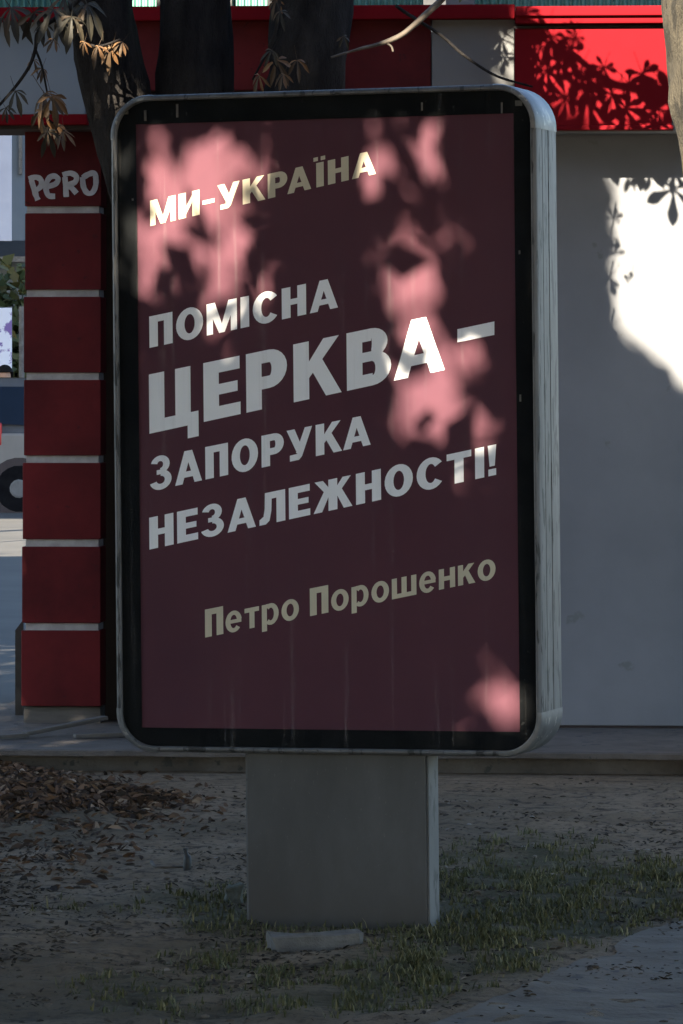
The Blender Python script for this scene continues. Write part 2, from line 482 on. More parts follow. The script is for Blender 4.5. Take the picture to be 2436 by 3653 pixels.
# grey stub wall and turquoise corrugated sheet above the cornice
def corrugated(px0, px1, py0, py1, c, n):
    a = kpt(px0, py0, c); b = kpt(px1, py1, c)
    v = []; f = []
    for i in range(n * 4 + 1):
        x = a.x + (b.x - a.x) * i / (n * 4)
        yy = c + 0.014 * (0 if i % 4 in (0, 1) else 1)
        v += [(x, yy, b.z), (x, yy, a.z)]
    for i in range(n * 4): f.append((2*i, 2*i+2, 2*i+3, 2*i+1))
    return obj('corrugated_sheet', v, f, M['green'], kiosk)
corrugated(-420, 1510, -420, 30, 0.10, 84)
kbox('parapet', 1590, -300, 1690, 26, 0.0, 0.1, M['panel'], 0.004)
corrugated(1692, 3000, -300, 22, 0.14, 44)
for px in (448, 566, 818, 962):
    kbox('sheet_post', px - 9, -420, px + 9, 29, 0.05, 0.04, M['darkmetal'], 0)

# ================================================================== ADVERTISING LIGHTBOX
BX_LOC = Vector((-0.035, 14.05, 0.0)); BROT = (0, R(-0.62), R(-17))
box = empty('advertising_lightbox', BX_LOC, BROT)
tag(box, 'tall advertising lightbox on a grey pedestal with maroon poster behind glass', 'billboard')
BMX = Matrix.Translation(BX_LOC) @ Matrix.Rotation(BROT[2], 4, 'Z') @ Matrix.Rotation(BROT[1], 4, 'Y')
BI = BMX.inverted()
def bpt(px, py, c):
    o = BI @ Vector((0, 0, CH)); d = BI.to_3x3() @ ray(px, py)
    t = (c - o.y) / d.y
    return o + d * t
YF = -0.127                                  # front plane of the rim
cs = [bpt(402, 1500, YF), bpt(1921, 1500, YF), bpt(1160, 319, YF), bpt(1160, 2692, YF)]
X0, X1, Z1, Z0 = cs[0].x, cs[1].x, cs[2].z, cs[3].z
RAD = 0.125
def rr(inset, y, seg=10, x0=None):
    x0, x1, z0, z1 = X0 + inset, X1 - inset, Z0 + inset, Z1 - inset
    r = max(RAD - inset, 0.004)
    out = []
    for cx, cz, a0 in ((x1 - r, z1 - r, 0), (x0 + r, z1 - r, 90), (x0 + r, z0 + r, 180), (x1 - r, z0 + r, 270)):
        for k in range(seg + 1):
            a = R(a0 + 90 * k / seg)
            out.append((cx + r * math.cos(a), y, cz + r * math.sin(a)))
    return out
def loft(loops, cap_first=False):
    v = []; f = []
    n = len(loops[0])
    for l in loops: v += l
    for i in range(len(loops) - 1):
        for k in range(n):
            k2 = (k + 1) % n
            f.append((i*n+k, i*n+k2, (i+1)*n+k2, (i+1)*n+k))
    if cap_first: f.append(tuple(range(n)))
    return v, f
prof = [(0.14, 0.10), (0.14, 0.014), (0.130, 0.002), (0.124, 0), (0.030, 0), (0.030, 0.007), (0.020, 0.007), (0.020, 0), (-0.045, 0),
        (-0.045, 0.004), (-0.051, 0.004), (-0.051, 0), (-0.112, 0), (-0.122, 0.003), (-0.127, 0.009), (-0.127, 0.0145), (-0.121, 0.018), (-0.108, 0.018)]
v, f = loft([rr(i, y) for y, i in prof], True)
obj('casing', v, f, M['alu'], box, True, 35)
# darker cast corner pieces wrapping the edge
cprof = [(0.131, 0.001), (0.126, -0.0016), (-0.113, -0.0016), (-0.124, 0.0015), (-0.1285, 0.0085), (-0.1285, 0.0150), (-0.122, 0.0165)]
for ci, (sx, sz) in enumerate(((1, 1), (-1, 1), (-1, -1), (1, -1))):
    v = []; f = []
    for y, ins in cprof:
        x0, x1, z0, z1 = X0 + ins, X1 - ins, Z0 + ins, Z1 - ins
        r = RAD - ins
        cx = x1 - r if sx > 0 else x0 + r
        cz = z1 - r if sz > 0 else z0 + r
        ring = []
        for k in range(-1, 12):
            kk = min(max(k, 0), 10)
            a = R(90 * ci + 9 * kk)
            p = Vector((cx + r * math.cos(a), y, cz + r * math.sin(a)))
            if k == -1: p += Vector((math.sin(a), 0, -math.cos(a))) * 0.012
            if k == 11: p += Vector((-math.sin(a), 0, math.cos(a))) * 0.012
            ring.append(p)
        v += ring
    n = 13
    for i in range(len(cprof) - 1):
        for k in range(n - 1):
            f.append((i*n+k, i*n+k+1, (i+1)*n+k+1, (i+1)*n+k))
    obj('corner_piece', v, f, M['cap'], box, True, 35)
# poster
YP = -0.104
pc = [bpt(487, 437, YP), bpt(1838, 407, YP), bpt(1855, 2616, YP), bpt(503, 2594, YP)]
PX0 = (pc[0].x + pc[3].x) / 2; PX1 = (pc[1].x + pc[2].x) / 2; PZ0 = (pc[2].z + pc[3].z) / 2; PZ1 = (pc[0].z + pc[1].z) / 2
poster = MB().box(PX0, YP, PZ0, PX1, YP + 0.004, PZ1).build('poster', M['poster'], box)
# black masking border (front of the inner tray)
bi = rr(0.0185, YP - 0.004, 10)
inner = []
n = len(bi)
for x, y, z in bi:
    inner.append((min(max(x, PX0 + 0.002), PX1 - 0.002), YP - 0.004, min(max(z, PZ0 + 0.002), PZ1 - 0.002)))
f = []
for k in range(n):
    k2 = (k + 1) % n
    q = [k, k2, n + k2, n + k]
    if (Vector(inner[k]) - Vector(inner[k2])).length < 1e-6: q = [k, k2, n + k]
    f.append(tuple(q))
obj('border', bi + inner, f, M['black'], box)
obj('back_tray', rr(0.0185, -0.09), [tuple(range(44))], M['dark'], box)
# small pale clips and scraps inside the border
for px, py, w, h in ((518, 412, 9, 40), (632, 395, 8, 50), (450, 402, 16, 12), (1505, 380, 6, 30), (1790, 385, 6, 40), (1850, 368, 26, 20), (473, 712, 6, 8), (1853, 900, 6, 14), (1856, 1420, 6, 26)):
    p = bpt(px, py, YP - 0.006)
    MB().box(p.x - w / 2400, YP - 0.008, p.z - h / 2400, p.x + w / 2400, YP - 0.0045, p.z + h / 2400).build('poster_clip', M['stone'], box)
obj('glass_pane', rr(0.0182, -0.1135), [tuple(range(43, -1, -1))], M['glass'], box)

# ---- lettering: glyphs as butted and layered strokes, cap height 1
T, H = 0.28, 0.215
def rect(x0, y0, x1, y1): return [[(x0, y0), (x1, y0), (x1, y1), (x0, y1)]]
def arc(cx, cy, rx, ry, a0, a1, tx=T, ty=H, n=14):
    out = []
    n = max(4, int(abs(a1 - a0) / 14))
    for k in range(n):
        a = R(a0 + (a1 - a0) * k / n); b = R(a0 + (a1 - a0) * (k + 1) / n)
        o = lambda t: (cx + rx * math.cos(t), cy + ry * math.sin(t))
        i = lambda t: (cx + (rx - tx) * math.cos(t), cy + (ry - ty) * math.sin(t))
        out.append([o(a), o(b), i(b), i(a)])
    return out
G = {}
G['М'] = (0.98, rect(0, 0, .2, 1) + rect(.78, 0, .98, 1) + [[(0, 1), (.27, 1), (.58, 0), (.40, 0)], [(.98, 1), (.71, 1), (.40, 0), (.58, 0)]])
G['И'] = (0.80, rect(0, 0, T, 1) + rect(.80 - T, 0, .80, 1) + [[(.2, 0), (.2, .30), (.60, 1), (.60, .70)]])
G['–'] = (0.46, rect(0, .36, .46, .52))
G['У'] = (0.84, [[(.60, 1), (.84, 1), (.50, .10), (.30, .24)], [(.50, .10), (.40, 0), (.36, .20), (.30, .24)], [(.40, 0), (.10, 0), (.10, .19), (.36, .20)], [(0, 1), (.26, 1), (.50, .40), (.34, .22)]])
G['К'] = (0.84, rect(0, 0, T, 1) + [[(T - .02, .34), (T - .02, .62), (.54, 1), (.82, 1)], [(.32, .50), (.50, .68), (.86, 0), (.58, 0)]])
G['Р'] = (0.74, rect(0, 0, T, 1) + rect(T, 1 - H, .42, 1) + rect(T, .34, .42, .34 + H) + arc(.42, .67, .32, .33, -90, 90, T, H))
G['А'] = (0.90, [[(0, 0), (.25, 0), (.56, 1), (.32, 1)], [(.90, 0), (.65, 0), (.34, 1), (.58, 1)]] + rect(.22, .19, .68, .37))
G['І'] = (T, rect(0, 0, T, 1))
G['Ї'] = (0.40, rect(.08, 0, .08 + T, 1) + rect(-.02, 1.08, .15, 1.24) + rect(.25, 1.08, .42, 1.24))
G['Н'] = (0.78, rect(0, 0, T, 1) + rect(.78 - T, 0, .78, 1) + rect(T, .41, .78 - T, .60))
G['П'] = (0.76, rect(0, 0, T, 1) + rect(.76 - T, 0, .76, 1) + rect(T, 1 - H, .76 - T, 1))
G['О'] = (0.88, arc(.44, .5, .44, .52, 0, 360, .275, .21))
G['С'] = (0.82, arc(.44, .5, .44, .52, 38, 322, .275, .21))
G['Ц'] = (0.88, rect(0, 0, T, 1) + rect(.76 - T, 0, .76, 1) + rect(T, 0, .76 - T, H) + rect(.70, -.22, .90, H))
G['Е'] = (0.66, rect(0, 0, T, 1) + rect(T, 0, .67, H) + rect(T, .41, .62, .59) + rect(T, 1 - H, .66, 1))
G['В'] = (0.78, rect(0, 0, T, 1) + rect(T, 1 - H, .44, 1) + rect(T, .43, .46, .60) + rect(T, 0, .46, H) + arc(.44, .74, .29, .26, -90, 90, T, .17) + arc(.46, .30, .33, .30, -90, 90, T, .18))
G['З'] = (0.72, arc(.34, .745, .32, .275, -90, 165, .22, .17) + arc(.35, .28, .37, .30, -165, 90, .23, .18) + rect(.22, .45, .40, .59))
G['Л'] = (0.82, rect(.82 - T, 0, .82, 1) + rect(.20, 1 - H, .82 - T, 1) + [[(.18, 1), (.40, 1), (.38, .40), (.17, .50)], [(.17, .50), (.38, .40), (.32, .10), (.13, .26)], [(.13, .26), (.32, .10), (.20, 0), (0, .17)], [(0, 0), (.20, 0), (0, .17), (0, .17)][:3]])
G['Ж'] = (1.22, rect(.61 - T / 2, 0, .61 + T / 2, 1) + [[(.56, .34), (.56, .64), (.30, 1), (.04, 1)], [(.48, .46), (.34, .66), (0, 0), (.27, 0)], [(.66, .34), (.66, .64), (.92, 1), (1.18, 1)], [(.74, .46), (.88, .66), (1.22, 0), (.95, 0)]])
G['Т'] = (0.76, rect(0, 1 - H, .76, 1) + rect(.38 - T / 2, 0, .38 + T / 2, 1 - H))
G['!'] = (0.26, rect(.01, 0, .25, .22) + [[(.05, .31), (.21, .31), (.26, 1), (0, 1)]])
xh = .74
G['е'] = (0.68, arc(.34, xh / 2, .34, xh / 2 + .02, -40, -350, .2, .15) + rect(.16, .31, .66, .44))
G['т'] = (0.60, rect(0, xh - .16, .60, xh) + rect(.2, 0, .41, xh - .16))
G['р'] = (0.70, rect(0, -.22, .21, xh) + arc(.37, xh / 2, .33, xh / 2 + .02, -130, 130, .2, .16) + rect(.18, .60, .34, xh + .01))
G['о'] = (0.72, arc(.36, xh / 2, .36, xh / 2 + .02, 0, 360, .21, .16))
G['ш'] = (1.0, rect(0, 0, .21, xh) + rect(.395, .16, .605, xh) + rect(.79, 0, 1.0, xh) + rect(.21, 0, .79, .16))
G['н'] = (0.66, rect(0, 0, .21, xh) + rect(.45, 0, .66, xh) + rect(.21, .29, .45, .45))
G['к'] = (0.68, rect(0, 0, .21, xh) + [[(.19, .24), (.19, .48), (.42, xh), (.66, xh)], [(.28, .36), (.42, .50), (.70, 0), (.44, 0)]])
SB = 0.115
KERN = {('Р', 'К'): 0.0, ('К', 'В'): 0.0, ('В', 'А'): -0.06, ('Р', 'У'): -0.02, ('У', 'К'): -0.0, ('К', 'А'): -0.06, ('Р', 'А'): -0.12, ('У', '–'): 0, ('П', 'е'): -.02}
def line(text, p0, p1, c0, c1, mat, gap=0.3):
    """p0/p1: photo pixels (in a 1568-wide copy) of the baseline ends; c0/c1 cap height there"""
    k = PW / 1568.0
    YL = YP - 0.0010
    A = bpt(p0[0]*k, p0[1]*k, YL); B = bpt(p1[0]*k, p1[1]*k, YL)
    ca = bpt(p0[0]*k, (p0[1]-c0)*k, YL).z - A.z; cb = bpt(p1[0]*k, (p1[1]-c1)*k, YL).z - B.z
    x = 0; place = []
    for i, ch in enumerate(text):
        if ch == ' ':
            x += gap; continue
        place.append((ch, x))
        nxt = text[i+1] if i + 1 < len(text) else ''
        x += G[ch][0] + SB + KERN.get((ch, nxt), 0)
    W = x - SB
    mb = MB(); z = 0
    for ch, gx in place:
        for poly in G[ch][1]:
            z += 1
            pts = []
            for (u, w) in poly:
                s = (gx + u) / W
                pts.append((A.x + (B.x - A.x) * s, YL - (z % 9) * 0.00006, A.z + (B.z - A.z) * s + w * (ca + (cb - ca) * s)))
            area = sum(pts[i][0] * pts[(i+1) % len(pts)][2] - pts[(i+1) % len(pts)][0] * pts[i][2] for i in range(len(pts)))
            if area < 0: pts.reverse()
            mb.add(pts, [tuple(range(len(pts)))])
    return mb.build('lettering', mat, poster)
tag(line('МИ–УКРАЇНА', (345, 519), (863, 399), 58, 55, M['ink_cream']), 'small cream top line of lettering')
tag(line('ПОМІСНА', (343, 799), (776, 706), 72, 70, M['ink_white']), 'white second line of lettering')
tag(line('ЦЕРКВА', (343, 996), (1021, 849), 136, 130, M['ink_white']), 'largest white line of lettering')
ka = PW / 1568.0
dq = [bpt(x * ka, y * ka, YP - 0.0012) for x, y in ((1050, 786), (1135, 769), (1135, 738), (1050, 756))]
tag(obj('lettering', dq, [(0, 1, 2, 3)], M['ink_white'], poster), 'white dash after the largest line')
tag(line('ЗАПОРУКА', (345, 1128), (851, 1021), 76, 70, M['ink_white']), 'white fourth line of lettering')
tag(line('НЕЗАЛЕЖНОСТІ!', (343, 1262), (1140, 1090), 73, 70, M['ink_white']), 'white fifth line ending with exclamation mark')
tag(line('Петро Порошенко', (471, 1464), (1138, 1328), 64, 62, M['ink_cream'], 0.34), 'cream bottom line in lower case')

# ---- pedestal
pa = bpt(880, 2800, -0.09); pb = bpt(1478, 2800, -0.09)
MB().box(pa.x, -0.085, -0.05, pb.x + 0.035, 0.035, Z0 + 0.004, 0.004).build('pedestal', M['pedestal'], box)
MB().box(pb.x + 0.035, -0.080, -0.05, pb.x + 0.043, 0.030, Z0 + 0.002, 0.003).build('pedestal_side', M['pedside'], box)
MB().box(pa.x - 0.008, -0.078, -0.05, pa.x, 0.030, Z0 + 0.002, 0.003).build('pedestal_side', M['pedside'], box)

# ================================================================== LEAVES (shape used by the chestnuts)
def compound_leaf(mb, centre, nrm, up, size, k=6, droop=0.4, seed=0, spread=250, wilt=0.0):
    """palmate leaf with k obovate leaflets round `centre`, facing nrm, middle leaflet towards up"""
    r = random.Random(seed)
    nrm = Vector(nrm).normalized(); up = Vector(up)
    up = (up - nrm * up.dot(nrm)).normalized(); side = up.cross(nrm).normalized()
    prof = ((0, .05), (.18, .10), (.42, .20), (.66, .34), (.84, .26), (.95, .10), (1, .01))
    for i in range(k):
        a = R(-spread / 2 + spread * i / (k - 1) + r.uniform(-9, 9))
        d = up * math.cos(a) + side * math.sin(a)
        w = d.cross(nrm).normalized()
        L = size * (1 - 0.35 * abs(i - (k - 1) / 2) / ((k - 1) / 2)) * r.uniform(.8, 1.1)
        dr = droop * r.uniform(.6, 1.5)
        v = []; f = []
        tw = r.uniform(-1.1, 1.1) * wilt
        for s, wd in prof:
            c = centre + d * (s * L) - nrm * (dr * L * s * s) + Vector((0, 0, -1)) * (wilt * .5 * L * s * s)
            ww = w * math.cos(tw * s) + nrm * math.sin(tw * s)
            hw = wd * L * (0.58 - 0.12 * wilt) 
            v += [c - ww * hw + nrm * hw * .25, c - nrm * hw * .1, c + ww * hw + nrm * hw * .25]
        for j in range(len(prof) - 1):
            b = j * 3
            f += [(b, b+1, b+4, b+3), (b+1, b+2, b+5, b+4)]
        mb.add(v, f)
    # stalk
    mb.tube([centre, centre - up * size * .5 + nrm * size * .1, centre - up * size * .9 + nrm * size * .35], [size*.018, size*.014, size*.012], 4)
    return mb

# ================================================================== DARK CHESTNUT BEHIND THE BOX
tree = empty('chestnut_tree', on_ground(690, 2695))
tag(tree, 'dark forked chestnut tree with wilted leaves between the lightbox and the kiosk', 'tree')
TI = Matrix.Translation(-tree.location)
YT = 20.02
def T_(px, py, y=YT): return at(px, py, y) - tree.location
tp = [T_(690, 2740), T_(685, 2600), T_(680, 2200), T_(680, 1700), T_(675, 1250), T_(690, 900)]
trunk = MB().tube(smooth_path(tp, 5), lerp_list([.30, .22, .185, .175, .19, .21], 26), 30, 0.16).build('trunk', M['bark_shaded'], tree, True)
MB().tube(smooth_path([T_(650, 1250, YT), T_(585, 900), T_(468, 520), T_(368, 120, YT - .05), T_(330, -300, YT - .1)], 6), lerp_list([.15, .165, .148, .148, .13], 25), 26, 0.16, 4).build('limb', M['bark_shaded'], tree, True)
MB().tube(smooth_path([T_(680, 1000), T_(695, 600), T_(697, 200), T_(690, -300)], 7), lerp_list([.19, .17, .168, .15], 22), 26, 0.15, 8).build('limb', M['bark_shaded'], tree, True)
MB().tube(smooth_path([T_(740, 1150), T_(900, 800), T_(1060, 420), T_(1105, 100), T_(1130, -300)], 6), lerp_list([.15, .165, .17, .175, .15], 25), 26, 0.15, 15).build('limb', M['bark_shaded'], tree, True)
# twigs
YB = 19.55
def tw_add(pts, r0, r1, y=YB, dy=0.0):
    P = smooth_path([at(px, py, y + dy * i) - tree.location for i, (px, py) in enumerate(pts)], 5)
    MB().tube(P, lerp_list([r0, r1], len(P)), 6, 0.15, px_seed(pts)).build('twig', M['bark_shaded'], tree, True)
def px_seed(p): return p[0][0] * .01
tw_add([(330, -60), (250, 30), (160, 90), (133, 120), (126, 175), (105, 235), (62, 300), (0, 372), (-60, 430)], .012, .006)
tw_add([(128, 180), (150, 240), (168, 330)], .006, .004)
tw_add([(168, 330), (140, 390), (190, 440)], .005, .004)
tw_add([(340, 20), (300, 90), (285, 140), (350, 165), (430, 140)], .008, .005)
tw_add([(1000, -40), (985, 100), (960, 180), (1000, 260)], .010, .004)
tw_add([(985, 130), (930, 230), (900, 285)], .007, .004)
tw_add([(1410, 20), (1470, 60), (1540, 104), (1590, 140), (1640, 186), (1725, 246), (1780, 275), (1835, 292), (1900, 310)], .008, .005, 19.8)
tl = MB()
P = smooth_path([at(px, py, 19.7) - tree.location for px, py in ((1650, -90), (1562, 12), (1485, 82), (1420, 132), (1350, 158), (1270, 178), (1180, 205))], 5)
tl.tube(P, lerp_list([.018, .015, .014, .012, .009, .006, .004], len(P)), 7, 0.3)
tl.build('twig', M['twig'], tree, True); tl = MB()
P = smooth_path([at(px, py, 19.7) - tree.location for px, py in ((1372, 150), (1395, 165), (1402, 185))], 4)
tl.tube(P, .005, 5)
tl.build('twig', M['twig'], tree, True); tl = MB()
P = smooth_path([at(px, py, YB) - tree.location for px, py in ((216, 48), (208, 75), (222, 100), (238, 122), (262, 138))], 4)
tl.tube(P, lerp_list([.009, .011, .010, .008, .006], len(P)), 6)
tl.build('twig', M['twig'], tree, True)
# leaves one by one (px, py, size, material, tilt)
LV = [(55, 325, .075, 'leaf_dark'), (160, 335, .115, 'leaf_brown'), (185, 345, .10, 'leaf_brown'), (120, 215, .045, 'leaf_brown'), (150, 245, .055, 'leaf_brown'),
      (40, 30, .13, 'leaf_dark'), (120, 45, .12, 'leaf_dark'), (190, 35, .14, 'leaf_dark'), (255, 60, .12, 'leaf_dark'), (160, 85, .07, 'leaf_dark'), (10, 65, .10, 'leaf_dark'), (230, -10, .15, 'leaf_dark'), (310, 15, .13, 'leaf_dark'),
      (192, 142, .055, 'leaf_brown'), (350, 165, .07, 'leaf_brown'), (395, 170, .085, 'leaf_brown'), (435, 150, .055, 'leaf_brown'), (300, 150, .045, 'leaf_brown'),
      (150, 395, .10, 'leaf_brown'), (190, 440, .085, 'leaf_brown'), (225, 470, .07, 'leaf_brown'), (20, 385, .06, 'leaf_dark'), (170, 470, .09, 'leaf_dark'),
      (925, 270, .07, 'leaf_brown'), (985, 215, .09, 'leaf_brown'), (1010, 265, .06, 'leaf_brown'), (1060, 215, .07, 'leaf_brown'), (970, 180, .06, 'leaf_dark'), (985, 0, .06, 'leaf_brown'), (1225, 130, .05, 'leaf_dark'), (1000, 40, .06, 'leaf_dark')]
for i, (px, py, sz, mt) in enumerate(LV):
    mb = MB()
    r = random.Random(100 + i)
    c = at(px, py, YB + r.uniform(-.12, .05)) - tree.location
    compound_leaf(mb, c, (r.uniform(-.6, .6), -1, r.uniform(-.1, .9)), (r.uniform(-.7, .7), r.uniform(-.3, .3), -1), sz, r.choice((5, 5, 6)), .5, i, 200, 0.8)
    mb.build('leaf', M[mt], tree)

# ================================================================== SUNLIT CHESTNUT AT THE RIGHT EDGE
tr2 = empty('chestnut_tree', on_ground(2680, 2760))
tag(tr2, 'sunlit chestnut trunk leaning at the right edge beside the red sign box', 'tree')
Y2 = 19.2
def U_(px, py, y=Y2): return at(px, py, y) - tr2.location
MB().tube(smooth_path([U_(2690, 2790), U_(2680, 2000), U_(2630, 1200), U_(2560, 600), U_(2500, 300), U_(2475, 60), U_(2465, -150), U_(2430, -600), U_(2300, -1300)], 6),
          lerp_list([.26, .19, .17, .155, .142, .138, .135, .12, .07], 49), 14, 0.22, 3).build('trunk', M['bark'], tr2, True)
sp = MB(); br = MB()
def toward(px, py, y, t):
    """a point t metres towards the sun from the facade point seen at px, py"""
    return at(px, py, y) + S * t - tr2.location
Yf = 20.33
bpts = [U_(2450, -350, Y2 - .2), toward(2330, 330, Yf, 1.9), toward(2180, 290, Yf, 1.8), toward(2060, 200, Yf, 1.7), toward(1960, 140, Yf, 1.65), toward(1880, 90, Yf, 1.6)]
P = smooth_path(bpts, 6)
br.tube(P, lerp_list([.035, .022, .018, .014, .010, .006], len(P)), 6, .2)
spray = [(1920, 150, .15), (1960, 110, .13), (1985, 200, .15), (1940, 230, .14), (1900, 260, .13), (2030, 160, .13), (2060, 240, .15), (2110, 290, .16), (2150, 230, .12), (2010, 330, .17), (2090, 350, .18),
         (2180, 330, .15), (2240, 290, .14), (2230, 380, .18), (2290, 260, .14), (2320, 330, .14), (2350, 390, .16), (2170, 440, .13), (2250, 430, .15), (2390, 330, .14), (1900, 190, .12), (1930, 320, .13), (2340, 440, .12), (2050, 120, .09),
         (1850, 110, .14), (1830, 180, .15), (1800, 250, .13), (1800, 90, .12), (1870, 350, .12), (1845, 260, .12), (1880, 60, .12)]
for i, (px, py, sz) in enumerate(spray):
    r = random.Random(500 + i)
    c = toward(px, py, Yf, 1.5 + r.uniform(-.25, .45))
    compound_leaf(sp, c, S + Vector((r.uniform(-.6, .6), r.uniform(-.4, .4), r.uniform(-.5, .5))), (r.uniform(-1, 1), r.uniform(-.2, .2), -.8), sz * .78, r.choice((5, 6, 7)), .3, 50 + i, 250, 0.25)
    j = min(range(len(P)), key=lambda q: (P[q] - c).length)
    br.tube([P[j], (P[j] + c) / 2 + Vector((0, 0, -.01)), c], [.006, .004, .003], 4)
for i, (px, py, sz) in enumerate(((1795, 95, .09), (1790, 150, .10), (1815, 195, .09), (1795, 235, .08), (1835, 120, .08), (1825, 255, .08))):
    c = toward(px, py, 20.63, 1.7) 
    compound_leaf(sp, c, S, (-1, 0, -.7), sz, 5, .2, 700 + i, 150, 0.2)
    br.tube([P[-1], (P[-1] + c) / 2, c], [.005, .004, .003], 4)
# leaves that throw their shadow on the wall
for i, (px, py, sz, t) in enumerate(((2415, 705, .19, 2.2), (2200, 805, .06, 2.6), (2190, 870, .05, 2.6), (2205, 930, .08, 2.6), (2190, 1010, .09, 2.6), (2260, 1020, .045, 2.4), (2195, 1180, .06, 2.6), (2480, 560, .16, 2.3), (2560, 800, .18, 2.4))):
    c = at(px, py, 20.68) + S * t - tr2.location
    compound_leaf(sp, c, S, (0.5 - i * .3, 0, 1 if i % 2 else -1), sz, 5 if i else 6, .1, 90 + i, 290 if i == 0 else 170, 0.1)
    j = min(range(len(P)), key=lambda q: (P[q] - c).length)
    br.tube([c, c + (S * .5 + Vector((0, -.1, .25))) * .4], [.003, .004], 4)
tag(sp.build('foliage', M['leaf_green'], tr2), kind='stuff')
br.build('branch', M['bark'], tr2, True)

# ================================================================== STREET TREES OUT OF VIEW, PLACED AND SHAPED TO THROW THE SHADE
def ell(x, y, cx, cy, rx, ry): return ((x - cx) / rx) ** 2 + ((y - cy) / ry) ** 2 < 1
POST_LIT = [  # sun gaps on the poster, in 1568-wide photo pixels: cx, cy, rx, ry
    (540, 360, 62, 95), (400, 400, 95, 60), (350, 345, 40, 40), (470, 440, 130, 70), (430, 560, 115, 75), (560, 560, 70, 95), (400, 650, 85, 65), (540, 660, 85, 75), (570, 720, 55, 35), (345, 560, 30, 110),
    (520, 790, 30, 20), (345, 830, 26, 28),
    (862, 320, 42, 60), (915, 395, 62, 50), (985, 450, 40, 50), (890, 515, 60, 45), (960, 565, 80, 45), (1010, 600, 45, 45), (930, 670, 45, 55), (970, 750, 45, 60), (945, 820, 42, 50),
    (1010, 880, 85, 60), (990, 950, 85, 70), (1050, 990, 60, 65), (1075, 1060, 35, 50), (1085, 1125, 22, 50), (1010, 310, 30, 25), (1060, 790, 25, 40), (845, 405, 20, 30),
    (1145, 1648, 58, 78), (1094, 1528, 26, 48), (1062, 1645, 24, 36), (450, 1040, 24, 36), (900, 460, 40, 40), (1000, 520, 40, 40), (955, 640, 50, 50), (975, 700, 45, 50), (960, 790, 45, 50), (870, 300, 45, 50)]
POST_DARK = [(420, 312, 75, 26), (455, 640, 26, 42), (345, 690, 30, 24), (340, 480, 22, 40), (400, 690, 20, 20), (925, 475, 45, 26), (890, 650, 28, 25), (1040, 690, 25, 40), (520, 585, 24, 18), (445, 470, 16, 40)]
kf = PW / 1568.0
box_n = (BMX.to_3x3() @ Vector((0, -1, 0))); box_p = BMX @ Vector((0, YP, 1.5))
kn = KM.to_3x3() @ Vector((0, -1, 0))
def inpoly(px, py, poly):
    c = np.zeros(px.shape, bool)
    j = len(poly) - 1
    for i in range(len(poly)):
        xi, yi = poly[i]; xj, yj = poly[j]
        cond = ((yi > py) != (yj > py)) & (px < (xj - xi) * (py - yi) / (yj - yi + 1e-9) + xi)
        c ^= cond
        j = i
    return c
SV = np.array(S)
def hit(L, p, nrm):
    nrm = np.array(nrm); p = np.array(p)
    t = ((L - p) @ nrm) / (SV @ nrm)
    h = L - SV[None, :] * t[:, None]
    y = np.maximum(h[:, 1], .5)
    return t, PW / 2 + F * h[:, 0] / y, HZ - F * (h[:, 2] - CH) / y
wall_p = KM @ Vector((0, -0.02, 0)); sign_p = KM @ Vector((0, -0.32, 0)); pan_p = KM @ Vector((0, -0.16, 0)); roof_p = KM @ Vector((0, 0.1, 0))
NY = Vector((0, -1, 0))
WALL = [(2212, 580), (4000, 540), (4000, 2300), (2700, 1550), (2436, 1330), (2300, 1222), (2212, 1160)]
SIGN = [(1878, -60), (2480, -60), (2480, 440), (2180, 440), (2150, 395), (1990, 395), (1960, 300), (1930, 300), (1930, 60), (1870, 30)]
PANL = [(1785, 50), (1850, 50), (1850, 300), (1785, 300)]
TRK = [(2340, -300), (2800, -300), (2800, 1000), (2430, 640), (2380, 400)]
WALL_EDGE = [(2170, 560), (4000, 520), (4000, 2300), (2700, 1566), (2436, 1385), (2310, 1290), (2185, 1205), (2170, 1170)]
WALL_BAND = [(2040, 540), (4000, 540), (4000, 2460), (2700, 1730), (2436, 1545), (2290, 1430), (2090, 1300), (2040, 1200)]
